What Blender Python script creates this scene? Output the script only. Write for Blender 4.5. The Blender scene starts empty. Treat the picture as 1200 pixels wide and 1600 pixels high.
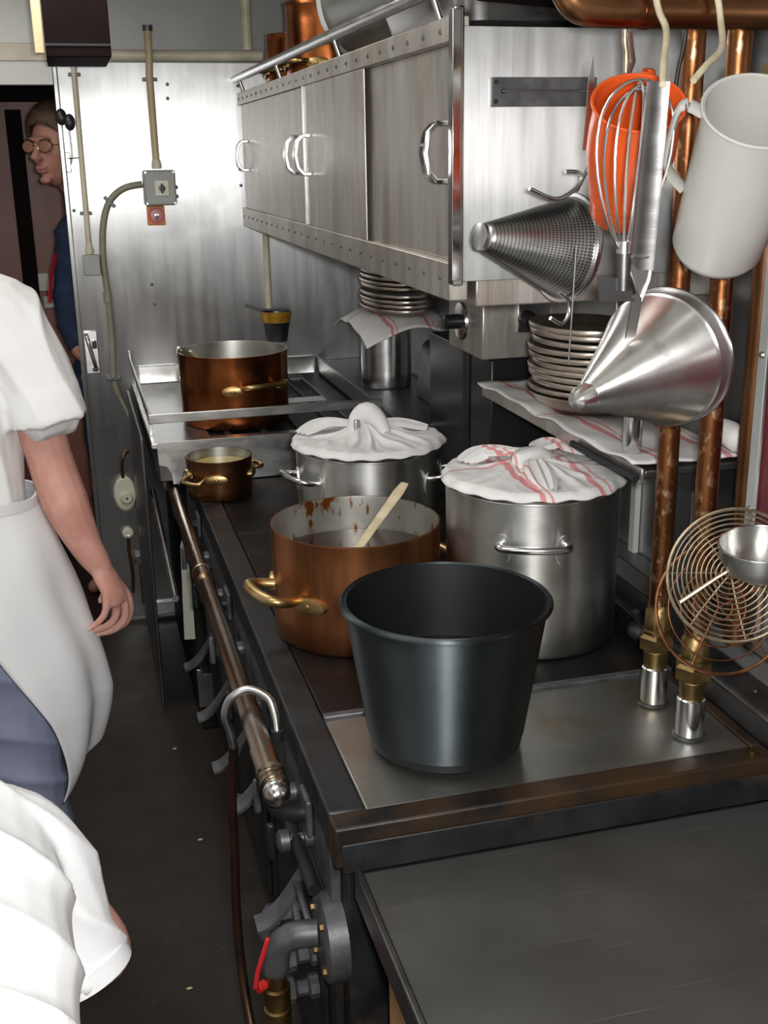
import bpy, math, random
from mathutils import Vector as V, Matrix as M4, noise as NZ
random.seed(7)
S = bpy.context.scene
COL = S.collection
PI = math.pi

# ------------------------------------------------------------------ camera, world, lights, exposure
cam_d = bpy.data.cameras.new('camera'); cam = bpy.data.objects.new('camera', cam_d); COL.objects.link(cam)
cam_d.sensor_fit = 'AUTO'; cam_d.sensor_width = 36.0; cam_d.lens = 36.0 * 1770.0 / 1600.0; cam_d.clip_start = 0.02
cam.matrix_world = M4(((0.96473104, 0.09326184, 0.24616307 * -1, 0.0),
                       (-0.2627989, 0.28725741, -0.92109713, 0.0),
                       (-0.01519104, 0.95330237, 0.30163525, 1.70),
                       (0, 0, 0, 1)))
S.camera = cam
W = bpy.data.worlds.new('world'); S.world = W; W.use_nodes = True
W.node_tree.nodes['Background'].inputs[0].default_value = (0.8, 0.9, 1.0, 1)
W.node_tree.nodes['Background'].inputs[1].default_value = 0.12

def area(name, loc, target, sx, sy, power, col=(1, 1, 1)):
    d = bpy.data.lights.new(name, 'AREA'); d.shape = 'RECTANGLE'; d.size = sx; d.size_y = sy; d.energy = power; d.color = col
    o = bpy.data.objects.new(name, d); COL.objects.link(o); o.location = loc
    o.rotation_euler = (V(target) - V(loc)).to_track_quat('-Z', 'Y').to_euler()
    return o
area('camera_flash', (0.055, 0.02, 1.725), (0.42, 2.2, 1.10), 0.07, 0.05, 30.0, (1.0, 0.985, 0.96))
area('ceiling_light_front', (-0.30, 1.5, 2.27), (-0.25, 1.5, 0), 0.30, 1.3, 6.5, (1.0, 0.98, 0.95))  # overhead ambient fill, added above the front of the aisle
area('ceiling_light_rear', (-0.25, 3.2, 2.27), (-0.15, 3.2, 0), 0.30, 1.0, 9.0, (1.0, 0.98, 0.95))  # second added overhead fill, towards the doorway
area('daylight_window', (-0.92, -0.35, 1.45), (0.6, 1.8, 1.1), 0.9, 0.7, 6.0, (0.93, 0.97, 1.0))  # added soft side fill, set before an unseen window
S.view_settings.view_transform = 'Standard'; S.view_settings.look = 'None'
S.view_settings.exposure = 0.0; S.view_settings.gamma = 1.0; S.view_settings.use_curve_mapping = False

# ------------------------------------------------------------------ materials
def mat(name, col, rough=0.5, metal=0.0, col2=None, scale=12.0, stretch=(1, 1, 1), rr=0.08, bump=0.0, bscale=60.0,
        bstretch=None, spec=0.5, trans=0.0, dirt=None, contrast=(0.3, 0.7), aniso=0.0, sss=0.0, stripes=None, emit=0.0, coat=0.0, tang=None):
    m = bpy.data.materials.new(name); m.use_nodes = True
    nt = m.node_tree; N = nt.nodes; L = nt.links
    b = N['Principled BSDF']
    tc = N.new('ShaderNodeTexCoord')
    mp = N.new('ShaderNodeMapping'); mp.inputs['Scale'].default_value = stretch; L.new(tc.outputs['Object'], mp.inputs[0])
    no = N.new('ShaderNodeTexNoise'); no.inputs['Scale'].default_value = scale; no.inputs['Detail'].default_value = 5; L.new(mp.outputs[0], no.inputs[0])
    c2 = col2 or tuple(c * 0.82 for c in col)
    rp = N.new('ShaderNodeValToRGB'); rp.color_ramp.elements[0].position = contrast[0]; rp.color_ramp.elements[1].position = contrast[1]
    rp.color_ramp.elements[0].color = (*c2, 1); rp.color_ramp.elements[1].color = (*col, 1)
    L.new(no.outputs[0], rp.inputs[0]); out = rp.outputs[0]
    def mixc(fac, a, colr):
        mx = N.new('ShaderNodeMix'); mx.data_type = 'RGBA'; L.new(fac, mx.inputs[0]); L.new(a, mx.inputs[6]); mx.inputs[7].default_value = (*colr, 1)
        return mx.outputs[2]
    if dirt:
        for (dc, ds, lo, hi, dst) in dirt:
            mp2 = N.new('ShaderNodeMapping'); mp2.inputs['Scale'].default_value = dst; L.new(tc.outputs['Object'], mp2.inputs[0])
            n2 = N.new('ShaderNodeTexNoise'); n2.inputs['Scale'].default_value = ds; n2.inputs['Detail'].default_value = 6; L.new(mp2.outputs[0], n2.inputs[0])
            mr = N.new('ShaderNodeMapRange'); mr.inputs[1].default_value = lo; mr.inputs[2].default_value = hi; L.new(n2.outputs[0], mr.inputs[0])
            out = mixc(mr.outputs[0], out, dc)
    if stripes:
        # woven stripes: list of (axis, centre, half width, colour)
        sep = N.new('ShaderNodeSeparateXYZ')
        nd = N.new('ShaderNodeTexNoise'); nd.inputs['Scale'].default_value = 9; L.new(tc.outputs['Object'], nd.inputs[0])
        vm = N.new('ShaderNodeVectorMath'); vm.operation = 'MULTIPLY_ADD'; L.new(nd.outputs[1], vm.inputs[0]); vm.inputs[1].default_value = (.05, .05, 0); L.new(tc.outputs['Object'], vm.inputs[2])
        L.new(vm.outputs[0], sep.inputs[0])
        for (ax, ce, hw, sc) in stripes:
            a = N.new('ShaderNodeMath'); a.operation = 'SUBTRACT'; L.new(sep.outputs[ax], a.inputs[0]); a.inputs[1].default_value = ce + .025
            ab = N.new('ShaderNodeMath'); ab.operation = 'ABSOLUTE'; L.new(a.outputs[0], ab.inputs[0])
            mr = N.new('ShaderNodeMapRange'); mr.inputs[1].default_value = hw * .8; mr.inputs[2].default_value = hw * 1.2; mr.inputs[3].default_value = .8; mr.inputs[4].default_value = 0; L.new(ab.outputs[0], mr.inputs[0])
            out = mixc(mr.outputs[0], out, sc)
    L.new(out, b.inputs['Base Color'])
    b.inputs['Metallic'].default_value = metal
    mr = N.new('ShaderNodeMapRange'); mr.inputs[3].default_value = max(.03, rough - rr); mr.inputs[4].default_value = min(1, rough + rr)
    L.new(no.outputs[0], mr.inputs[0]); L.new(mr.outputs[0], b.inputs['Roughness'])
    b.inputs['Specular IOR Level'].default_value = spec
    b.inputs['Transmission Weight'].default_value = trans
    if sss:
        b.inputs['Subsurface Weight'].default_value = sss; b.inputs['Subsurface Radius'].default_value = (.01, .004, .002); b.inputs['Subsurface Scale'].default_value = .6
    if coat: b.inputs['Coat Weight'].default_value = coat; b.inputs['Coat Roughness'].default_value = .15
    if aniso:
        b.inputs['Anisotropic'].default_value = aniso
        if tang:
            cx = N.new('ShaderNodeCombineXYZ')
            for i_ in range(3): cx.inputs[i_].default_value = tang[i_]
            L.new(cx.outputs[0], b.inputs['Tangent'])
    if emit:
        b.inputs['Emission Color'].default_value = (*col, 1); b.inputs['Emission Strength'].default_value = emit
    if bump:
        mp3 = N.new('ShaderNodeMapping'); mp3.inputs['Scale'].default_value = bstretch or stretch; L.new(tc.outputs['Object'], mp3.inputs[0])
        n3 = N.new('ShaderNodeTexNoise'); n3.inputs['Scale'].default_value = bscale; n3.inputs['Detail'].default_value = 4; L.new(mp3.outputs[0], n3.inputs[0])
        bp = N.new('ShaderNodeBump'); bp.inputs['Strength'].default_value = bump; bp.inputs['Distance'].default_value = .004
        L.new(n3.outputs[0], bp.inputs['Height']); L.new(bp.outputs[0], b.inputs['Normal'])
    return m

RUST = (.16, .06, .02)
MT = dict(
    steel_wall=mat('brushed_wall_steel', (.62, .63, .63), .34, 1, (.50, .51, .52), 5, (6, 6, .5), .07, .05, 90, (1, 1, .03), dirt=[((.30, .30, .29), 5, .52, .85, (1, 1, 1))], aniso=.75, tang=(1, 0, 0)),
    steel_cab=mat('worn_cabinet_steel', (.62, .59, .54), .40, 1, (.46, .43, .39), 6, (4, 4, .6), .06, .06, 90, (1, 1, .03), dirt=[((.30, .24, .17), 9, .50, .85, (1, 1, .4))], aniso=.6, tang=(0, 1, 0)),
    steel=mat('brushed_steel', (.68, .68, .67), .30, 1, (.55, .55, .55), 14, (1, 1, 3), .08, .03, 120, (.2, .2, 4), aniso=.5, tang=(0, 0, 1)),
    steel_pot=mat('scoured_pot_steel', (.66, .66, .64), .36, 1, (.50, .50, .48), 8, (1, 1, 2), .07, .04, 60, (1, 1, 6), dirt=[((.28, .27, .24), 10, .54, .82, (1, 1, .6))], aniso=.7, tang=(0, 0, 1)),
    steel_dark=mat('dull_dark_steel', (.20, .20, .205), .42, 1, (.13, .13, .13), 9, (1, 1, 1), .1, .04, 70, (4, .3, 1), dirt=[((.10, .08, .06), 6, .55, .85, (1, 1, 1))]),
    steel_bright=mat('bright_polished_steel', (.74, .74, .74), .20, 1, (.64, .64, .64), 20, (1, 1, 1), .06),
    chrome=mat('chrome', (.82, .82, .82), .12, 1, (.72, .72, .72), 15),
    hotplate=mat('steel_hotplate', (.44, .44, .42), .46, 1, (.32, .32, .30), 7, (1, 1, 1), .08, .05, 80, (.6, 5, 1), dirt=[((.26, .21, .13), 7, .50, .75, (1, 1, 1))]),
    iron=mat('black_cast_iron', (.013, .015, .018), .50, .05, (.006, .0065, .0075), 18, (1, 1, 1), .14, .12, 70, spec=.5, dirt=[((.05, .028, .014), 11, .60, .8, (1, 1, 1))]),
    iron_top=mat('greasy_black_stovetop', (.006, .0055, .0055), .45, .0, (.010, .008, .007), 10, (1, 1, 1), .15, .10, 60, spec=.22, dirt=[((.024, .014, .008), 9, .60, .8, (1, 1, 1))]),
    iron_rust=mat('rusty_iron_edge', (.024, .016, .010), .48, .1, (.048, .024, .009), 14, (1, 1, 1), .12, .14, 90, spec=.35, dirt=[((.009, .008, .0075), 9, .45, .65, (1, 1, 1))]),
    iron_grey=mat('worn_grey_iron', (.16, .16, .17), .45, .6, (.08, .08, .09), 25, (1, 1, 1), .12, .1, 90, dirt=[((.05, .03, .02), 14, .58, .8, (1, 1, 1))]),
    bench=mat('scratched_bench_steel', (.155, .153, .148), .48, .8, (.115, .113, .108), 5, (1, 1, 1), .08, .06, 60, (.7, 14, 1), dirt=[((.36, .36, .36), 34, .66, .80, (.12, 9, 1)), ((.10, .09, .075), 4, .5, .8, (1, 1, 1))]),
    rail=mat('worn_bronze_rail', (.30, .25, .20), .26, 1, (.20, .14, .09), 14, (1, .2, 1), .1, .04, 80, dirt=[((.34, .34, .34), 10, .52, .70, (1, .3, 1))]),
    poker=mat('brown_iron_rod', (.10, .055, .035), .35, .8, (.06, .03, .02), 20),
    copper=mat('aged_copper', (.46, .15, .045), .27, 1, (.30, .085, .025), 7, (1, 1, 1.4), .10, .07, 28, (1, 1, 1), dirt=[((.14, .045, .018), 9, .48, .75, (1.4, 1.4, .6))]),
    copper_dull=mat('streaked_dull_copper', (.36, .145, .058), .42, 1, (.22, .085, .034), 14, (2, 2, .25), .08, .06, 60, (2, 2, .4), dirt=[((.13, .062, .036), 22, .50, .82, (1.6, 1.6, .22)), ((.30, .11, .06), 5, .55, .75, (1, 1, 1))]),
    copper_dark=mat('dark_brown_copper', (.26, .12, .05), .36, 1, (.15, .065, .03), 12, (1, 1, .7), .1, .05, 60),
    tin=mat('tinned_lining', (.52, .52, .49), .38, 1, (.40, .40, .37), 10, (1, 1, 1), .08, .03, 60),
    tin_sauce=mat('sauce_stained_tin', (.50, .49, .45), .40, .9, (.40, .39, .35), 10, (1, 1, 1), .08, .03, 60, dirt=[((.22, .065, .012), 42, .57, .63, (1, 1, .5))]),
    brass=mat('old_brass', (.58, .42, .20), .36, 1, (.38, .24, .09), 22, (1, 1, 1), .1, .05, 90),
    brass_dull=mat('dull_brass_fitting', (.30, .21, .085), .44, 1, (.15, .10, .042), 30, (1, 1, 1), .1, .1, 90),
    pipe=mat('tarnished_copper_pipe', (.25, .10, .040), .36, 1, (.15, .055, .022), 12, (1, 1, .7), .08, .10, 70, dirt=[((.50, .32, .18), 85, .55, .66, (1, 1, .6))]),
    pipe_clean=mat('brown_copper_pipe', (.36, .17, .08), .30, 1, (.22, .10, .045), 12, (1, 1, 1), .08, .05, 70, dirt=[((.16, .08, .05), 16, .6, .75, (1, 1, 1))]),
    bucket=mat('black_enamel_metal', (.095, .112, .120), .50, 1, (.075, .090, .096), 9, (1, 1, 1), .04, .02, 90, aniso=.95, tang=(0, 0, 1)),
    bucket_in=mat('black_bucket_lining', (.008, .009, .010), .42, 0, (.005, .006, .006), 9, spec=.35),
    cream=mat('cream_gloss_paint', (.72, .67, .53), .38, 0, (.50, .45, .32), 12),
    cream_brown=mat('stained_cream_paint', (.66, .57, .38), .4, 0, (.46, .35, .19), 8, (1, 1, .4)),
    grey_paint=mat('grey_panel_paint', (.30, .30, .29), .38, .2, (.25, .25, .24), 5),
    white_paint=mat('offwhite_panel_paint', (.55, .55, .52), .38, .1, (.46, .46, .43), 5),
    grey_plastic=mat('grey_plastic', (.36, .37, .36), .45, 0, (.30, .31, .30), 12),
    flex=mat('grey_green_conduit', (.28, .28, .21), .5, 0, (.20, .19, .13), 20),
    white_plastic=mat('ivory_plastic', (.70, .68, .56), .35, 0, (.60, .57, .45), 12),
    black_plastic=mat('black_plastic', (.012, .012, .014), .35, 0),
    orange_plate=mat('orange_switch_plate', (.70, .28, .03), .4, 0, (.55, .18, .02), 14),
    red=mat('red_paint', (.55, .02, .02), .35, 0, (.40, .015, .015), 14),
    pink=mat('pink_button', (.62, .22, .22), .35, 0),
    cloth=mat('white_kitchen_cloth', (.74, .73, .72), .85, 0, (.66, .65, .64), 20, bump=.25, bscale=260, spec=.2, stripes=[(0, -.055, .006, (.62, .16, .17)), (0, -.038, .0025, (.62, .22, .22)), (1, .03, .004, (.62, .22, .22)), (0, .07, .006, (.62, .16, .17)), (0, .09, .0025, (.66, .25, .25))]),
    cloth_plain=mat('white_gathered_cloth', (.74, .73, .72), .85, 0, (.66, .65, .64), 20, bump=.25, bscale=260, spec=.2),
    cotton=mat('white_cotton', (.80, .80, .79), .9, 0, (.75, .75, .74), 9, bump=.15, bscale=300, spec=.15, dirt=[((.70, .66, .50), 11, .72, .80, (1, 1, 1))]),
    apron=mat('white_apron_cotton', (.78, .79, .80), .9, 0, (.73, .74, .76), 6, bump=.12, bscale=320, spec=.15),
    trousers=mat('grey_blue_cotton', (.27, .30, .42), .9, 0, (.21, .23, .33), 10, bump=.2, bscale=220, spec=.15),
    denim=mat('dark_blue_jacket', (.035, .055, .11), .85, 0, (.02, .03, .06), 12, bump=.2, bscale=200, spec=.2),
    red_strap=mat('red_strap', (.55, .02, .04), .6, 0),
    skin=mat('skin', (.60, .33, .27), .48, 0, (.50, .24, .19), 26, sss=.15, bump=.10, bscale=130, spec=.35),
    skin_flush=mat('flushed_skin', (.56, .28, .21), .45, 0, (.46, .20, .15), 26, sss=.15, bump=.08, bscale=130, spec=.4),
    nail=mat('fingernail', (.62, .42, .36), .3, 0),
    hair=mat('grey_brown_hair', (.16, .10, .06), .6, 0, (.07, .035, .02), 60, (1, 1, 4), bump=.5, bscale=120),
    lens=mat('amber_glass', (.36, .19, .13), .10, 0, spec=.5),
    gold=mat('gold_wire', (.65, .45, .15), .2, 1),
    eye=mat('eye_white', (.6, .57, .52), .2, 0), iris=mat('iris', (.03, .02, .015), .15, 0), lip=mat('lip', (.42, .15, .13), .45, 0),
    orange=mat('orange_plastic', (.66, .095, .018), .32, 0, (.60, .08, .015), 6, spec=.5, sss=0),
    milky=mat('milky_plastic', (.46, .455, .43), .36, 0, (.41, .405, .375), 5, spec=.5, sss=.15),
    wood=mat('pale_worn_wood', (.58, .50, .34), .6, 0, (.42, .34, .20), 16, (1, 1, 6)),
    soup=mat('yellow_broth', (.50, .40, .17), .10, 0, (.44, .34, .13), 8),
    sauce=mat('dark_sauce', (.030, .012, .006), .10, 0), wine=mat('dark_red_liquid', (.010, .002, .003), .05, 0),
    food=mat('mustard_residue', (.50, .28, .02), .4, 0, (.25, .12, .01), 40),
    silver=mat('tarnished_silver', (.78, .72, .64), .32, 1, (.50, .40, .32), 22, (1, 1, 1), .10),
    wire=mat('tinned_wire', (.58, .51, .38), .42, 1, (.38, .28, .17), 60),
    wire_copper=mat('coppery_wire', (.42, .19, .10), .35, 1, (.28, .11, .05), 60),
    rope=mat('pale_cord', (.58, .52, .38), .8, 0, (.44, .38, .25), 60),
    enamel=mat('chipped_white_enamel', (.60, .60, .52), .30, 0, (.50, .49, .40), 8, dirt=[((.20, .10, .03), 22, .62, .72, (1, 1, 1))]),
    floor=mat('dark_brown_floor', (.016, .011, .008), .55, 0, (.027, .019, .013), 9, rr=.12, bump=.15, bscale=160, dirt=[((.075, .06, .045), 40, .64, .80, (1, 1, 1))]),
    brown=mat('red_brown_panel', (.25, .085, .060), .42, 0, (.18, .060, .044), 6, (3, 3, .4)),
    brown_dark=mat('dark_brown_panel', (.009, .004, .004), .7, 0, (.005, .0025, .0025), 8, spec=.08),
    maroon=mat('maroon_panel', (.12, .012, .02), .22, 0, (.08, .008, .014), 5),
    redwood=mat('red_brown_cabinet_inside', (.22, .035, .025), .5, 0, (.14, .02, .015), 8), woodedge=mat('pale_wood_edge', (.50, .27, .12), .5, 0),
    ceiling=mat('cream_ceiling', (.45, .43, .38), .6, 0), lamp=mat('lamp_diffuser', (1, .98, .94), .5, 0, emit=2.0),  # lamp: glow for the added ceiling fill fixtures
    glass=mat('window_glow', (.85, .93, 1), .4, 0, emit=1.2),  # glowing pane of the added, unseen window
    food_bit=mat('crumb', (.55, .48, .30), .7, 0), black_gloss=mat('black_glass_panel', (.012, .013, .015), .25, .2, (.02, .02, .022), 6, rr=.08),
    perforated=None,
    steel_cone=mat('spun_cone_steel', (.74, .74, .72), .30, 1, (.64, .63, .61), 30, (1, 1, 1), .05, .03, 120, aniso=.80, tang=(-.853, -.507, -.124), dirt=[((.36, .33, .28), 26, .60, .85, (1, 1, 1))]))
def perforated():
    m = mat('perforated_steel', (.46, .46, .45), .34, 1, (.34, .34, .33), 14); nt = m.node_tree; N = nt.nodes; L = nt.links; b = N['Principled BSDF']
    uv = N.new('ShaderNodeUVMap'); vm = N.new('ShaderNodeVectorMath'); vm.operation = 'FRACTION'; L.new(uv.outputs[0], vm.inputs[0])
    d = N.new('ShaderNodeVectorMath'); d.operation = 'DISTANCE'; L.new(vm.outputs[0], d.inputs[0]); d.inputs[1].default_value = (.5, .5, 0)
    lt = N.new('ShaderNodeMath'); lt.operation = 'LESS_THAN'; L.new(d.outputs['Value'], lt.inputs[0]); lt.inputs[1].default_value = .26
    src = b.inputs['Base Color'].links[0].from_socket
    mx = N.new('ShaderNodeMix'); mx.data_type = 'RGBA'; L.new(lt.outputs[0], mx.inputs[0]); L.new(src, mx.inputs[6]); mx.inputs[7].default_value = (.03, .03, .03, 1); L.new(mx.outputs[2], b.inputs['Base Color'])
    return m
MT['perforated'] = perforated()

# ------------------------------------------------------------------ mesh helpers
def frame(o, z, xh=(1, 0, 0)):
    z = V(z).normalized(); x = V(xh) - z * V(xh).dot(z)
    if x.length < 1e-4: x = V((0, 1, 0)) - z * z.y
    x.normalize(); y = z.cross(x)
    return M4(((x.x, y.x, z.x, o[0]), (x.y, y.y, z.y, o[1]), (x.z, y.z, z.z, o[2]), (0, 0, 0, 1)))
def smooth_path(pts, k=6):
    P = [V(p) for p in pts]; out = []
    for i in range(len(P) - 1):
        p0 = P[max(i - 1, 0)]; p1 = P[i]; p2 = P[i + 1]; p3 = P[min(i + 2, len(P) - 1)]
        for j in range(k):
            t = j / k
            out.append(.5 * ((2 * p1) + (p2 - p0) * t + (2 * p0 - 5 * p1 + 4 * p2 - p3) * t * t + (3 * p1 - p0 - 3 * p2 + p3) * t ** 3))
    out.append(P[-1]); return out
def worldloc(o):
    l = V((0, 0, 0))
    while o: l += o.location; o = o.parent
    return l
class MB:
    def __init__(s, M=None): s.v = []; s.f = []; s.M = M; s.uv = None
    def add(s, vs, fs):
        n = len(s.v); s.v += [(s.M @ V(p)) if s.M else V(p) for p in vs]; s.f += [[i + n for i in f] for f in fs]; return s
    def box(s, x0, x1, y0, y1, z0, z1):
        return s.add([(x0, y0, z0), (x1, y0, z0), (x1, y1, z0), (x0, y1, z0), (x0, y0, z1), (x1, y0, z1), (x1, y1, z1), (x0, y1, z1)],
                     [(0, 3, 2, 1), (4, 5, 6, 7), (0, 1, 5, 4), (1, 2, 6, 5), (2, 3, 7, 6), (3, 0, 4, 7)])
    def prism(s, poly, axis, a0, a1):
        def P(u, v, a): return {'x': (a, u, v), 'y': (u, a, v), 'z': (u, v, a)}[axis]
        n = len(poly); vs = [P(u, v, a0) for u, v in poly] + [P(u, v, a1) for u, v in poly]
        fs = [list(range(n))[::-1], list(range(n, 2 * n))] + [(i, (i + 1) % n, n + (i + 1) % n, n + i) for i in range(n)]
        return s.add(vs, fs)
    def tube(s, pts, r, n=10, closed=False, sec=None, up=None, caps=True):
        P = [V(p) for p in pts]; m = len(P)
        rs = r if isinstance(r, (list, tuple)) else [r] * m
        if sec is None: sec = [(math.cos(2 * PI * k / n), math.sin(2 * PI * k / n)) for k in range(n)]
        n = len(sec); vs = []; nrm = None
        for i in range(m):
            if closed: t = P[(i + 1) % m] - P[i - 1]
            else: t = P[min(i + 1, m - 1)] - P[max(i - 1, 0)]
            if t.length < 1e-9: t = V((0, 0, 1))
            t.normalize()
            if up is not None: nrm = V(up) - t * t.dot(V(up))
            elif nrm is None:
                a = V((0, 0, 1)) if abs(t.z) < .9 else V((1, 0, 0)); nrm = a - t * a.dot(t)
            else: nrm = nrm - t * nrm.dot(t)
            if nrm.length < 1e-6: nrm = V((1, 0, 0)) - t * t.x
            nrm.normalize(); b = t.cross(nrm)
            for (u, w) in sec: vs.append(P[i] + (nrm * u + b * w) * rs[i])
        fs = []
        for i in range(m if closed else m - 1):
            j = (i + 1) % m
            for k in range(n): fs.append((i * n + k, i * n + (k + 1) % n, j * n + (k + 1) % n, j * n + k))
        if not closed and caps: fs += [list(range(n))[::-1], [(m - 1) * n + k for k in range(n)]]
        return s.add(vs, fs)
    def bar(s, pts, w, t, up, closed=False):
        return s.tube(pts, 1.0, sec=[(-t / 2, -w / 2), (t / 2, -w / 2), (t / 2, w / 2), (-t / 2, w / 2)], up=up, closed=closed)
    def lathe(s, prof, n=48, c=(0, 0, 0), closed=False, sx=1, sy=1):
        vs = []; rings = []
        for (r, z) in prof:
            if r < 1e-6: rings.append([len(vs)]); vs.append((c[0], c[1], c[2] + z))
            else:
                rings.append(list(range(len(vs), len(vs) + n)))
                vs += [(c[0] + sx * r * math.cos(2 * PI * k / n), c[1] + sy * r * math.sin(2 * PI * k / n), c[2] + z) for k in range(n)]
        fs = []; R = rings + ([rings[0]] if closed else [])
        for a, b in zip(R[:-1], R[1:]):
            for k in range(n):
                k2 = (k + 1) % n
                if len(a) == 1 and len(b) == 1: break
                if len(a) == 1: fs.append((a[0], b[k2], b[k]))
                elif len(b) == 1: fs.append((a[k], a[k2], b[0]))
                else: fs.append((a[k], a[k2], b[k2], b[k]))
        return s.add(vs, fs)
    def ball(s, c, r, n=16, m=10):
        r = r if isinstance(r, (tuple, list)) else (r, r, r)
        return s.loft([[(c[0] + r[0] * math.sin(PI * i / m) * math.cos(2 * PI * k / n), c[1] + r[1] * math.sin(PI * i / m) * math.sin(2 * PI * k / n), c[2] + r[2] * math.cos(PI * i / m)) for k in range(n)] for i in range(1, m)],
                      [(c[0], c[1], c[2] + r[2])], [(c[0], c[1], c[2] - r[2])])
    def loft(s, secs, cap0=None, cap1=None):
        n = len(secs[0]); vs = [p for q in secs for p in q]; fs = []
        for i in range(len(secs) - 1):
            for k in range(n): fs.append((i * n + k, (i + 1) * n + k, (i + 1) * n + (k + 1) % n, i * n + (k + 1) % n))
        if cap0:
            vs = vs + [cap0[0]]; a = len(vs) - 1; fs += [(a, k, (k + 1) % n) for k in range(n)]
        elif cap0 is None: fs.append(list(range(n)))
        if cap1:
            vs = vs + [cap1[0]]; a = len(vs) - 1; o = (len(secs) - 1) * n; fs += [(a, o + (k + 1) % n, o + k) for k in range(n)]
        elif cap1 is None: fs.append([(len(secs) - 1) * n + k for k in range(n)][::-1])
        return s.add(vs, fs)
    def sheet(s, fn, nu, nv):
        vs = [fn(i / nu, j / nv) for i in range(nu + 1) for j in range(nv + 1)]
        fs = [(i * (nv + 1) + j, (i + 1) * (nv + 1) + j, (i + 1) * (nv + 1) + j + 1, i * (nv + 1) + j + 1) for i in range(nu) for j in range(nv)]
        return s.add(vs, fs)
    def build(s, name, m, parent=None, bevel=0.0, smooth=40, solid=0.0, subsurf=0):
        me = bpy.data.meshes.new(name)
        if parent is None:
            xs = [p.x for p in s.v]; ys = [p.y for p in s.v]; o0 = V(((min(xs) + max(xs)) / 2, (min(ys) + max(ys)) / 2, min(p.z for p in s.v)))
        else: o0 = worldloc(parent)
        me.from_pydata([tuple(p - o0) for p in s.v], [], s.f); me.update()
        me.materials.append(MT[m] if isinstance(m, str) else m)
        if smooth:
            me.polygons.foreach_set('use_smooth', [True] * len(me.polygons)); me.set_sharp_from_angle(angle=math.radians(smooth))
        o = bpy.data.objects.new(name, me); COL.objects.link(o)
        if parent is None: o.location = o0
        else: o.parent = parent
        if solid:
            q = o.modifiers.new('thickness', 'SOLIDIFY'); q.thickness = solid; q.offset = 0
        if subsurf:
            q = o.modifiers.new('smooth', 'SUBSURF'); q.levels = subsurf; q.render_levels = subsurf
        if bevel:
            q = o.modifiers.new('bevel', 'BEVEL'); q.width = bevel; q.segments = 2; q.limit_method = 'ANGLE'; q.angle_limit = math.radians(40)
        return o
def tag(o, label, cat, group=None):
    o['label'] = label; o['category'] = cat
    if group: o['group'] = group
    return o
def thing(name, label, cat, loc, group=None):
    o = bpy.data.objects.new(name, None); COL.objects.link(o); o.location = loc; o.empty_display_size = .05
    return tag(o, label, cat, group)
def struct(o, label=None):
    o['kind'] = 'structure'
    if label: o['label'] = label
    return o
def B(*a): return MB().box(*a)
def cyl(p0, p1, r, n=20): return MB().tube([p0, p1], r, n)
def lat(prof, c=(0, 0, 0), n=48, **k): return MB().lathe(prof, n, c, **k)
def copytree(o, parent=None, d=(0, 0, 0)):
    c = o.copy(); COL.objects.link(c); c.parent = parent
    if parent is None: c.location = o.location + V(d)
    for ch in list(o.children): copytree(ch, c)
    return c

# ------------------------------------------------------------------ the room
struct(B(-1.10, 1.16, -1.6, 5.3, -.05, 0).build('floor', 'floor'))
wb = struct(B(.0, 1.16, 4.16, 4.20, 0, 2.34).build('wall_back', 'grey_paint'))
B(.015, 1.12, 4.150, 4.1595, .02, 2.005).build('steel_panel', 'steel_wall', wb, .002)
B(.0, .014, 4.148, 4.1595, 0, 2.02).build('edge_strip', 'steel_wall', wb, .002)
B(.17, .30, 4.135, 4.151, .02, .07).build('kick_plate', 'steel', wb, .002)
def half_round(p0, p1, r=.018):
    return MB().tube([p0, p1], r, 12)
struct(half_round((.19, 4.152, 2.026), (.70, 4.152, 2.026)).build('trim_1', 'cream'))
struct(half_round((.652, 4.152, 2.044), (.652, 4.152, 2.34)).build('trim_2', 'cream'))
struct(half_round((.683, 4.135, 1.165), (.683, 4.135, 1.46), .012).build('trim_3', 'cream'))
for (x, z) in ((.02 + .35, 1.93), (.60, 1.945), (.56, 1.62), (.555, 1.56), (.13, 1.53)):
    pass
hd = struct(B(-.80, -.001, 4.14, 4.20, 1.934, 2.34).build('wall_header', 'white_paint'))
B(-.80, -.001, 4.128, 4.1395, 2.006, 2.06).build('ledge', 'cream', hd, .002)
struct(B(-1.10, -.80, 4.14, 4.20, 0, 2.34).build('wall_back_left', 'white_paint'))
wr = struct(B(1.12, 1.16, -1.6, 4.158, 0, 2.34).build('wall_right', 'grey_paint'))
for (y0, y1, z0, z1, m) in ((2.98, 4.148, .97, 1.52, 'steel_wall'), (1.86, 2.44, .84, 1.17, 'steel_wall'), (1.62, 1.84, .84, 1.9, 'steel_dark'), (1.40, 1.60, .88, 2.2, 'steel_cab')):
    B(1.112, 1.1195, y0, y1, z0, z1).build('wall_panel', m, wr, .002)
B(1.098, 1.1115, 2.06, 2.085, .84, 1.17).build('cover_strip', 'white_paint', wr, .003)
B(1.098, 1.1115, 1.60, 1.625, .84, 1.9).build('cover_strip', 'steel', wr, .003)
struct(B(-1.14, -1.10, -1.6, 5.3, 0, 2.34).build('wall_left', 'white_paint'))
struct(B(-1.10, 1.16, -1.64, -1.6, 0, 2.34).build('wall_front', 'brown'))
struct(B(-1.14, 1.16, -1.64, 5.3, 2.34, 2.38).build('ceiling', 'ceiling'))
wc = struct(B(-1.10, 1.16, 5.30, 5.34, 0, 2.34).build('wall_corridor', 'brown'))
B(-.21, -.145, 5.27, 5.299, 0, 1.90).build('cover_strip', 'brown_dark', wc, .004)
B(-1.10, .40, 5.20, 5.299, 1.93, 2.34).build('dark_valance', 'brown_dark', wc, .004)
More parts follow.
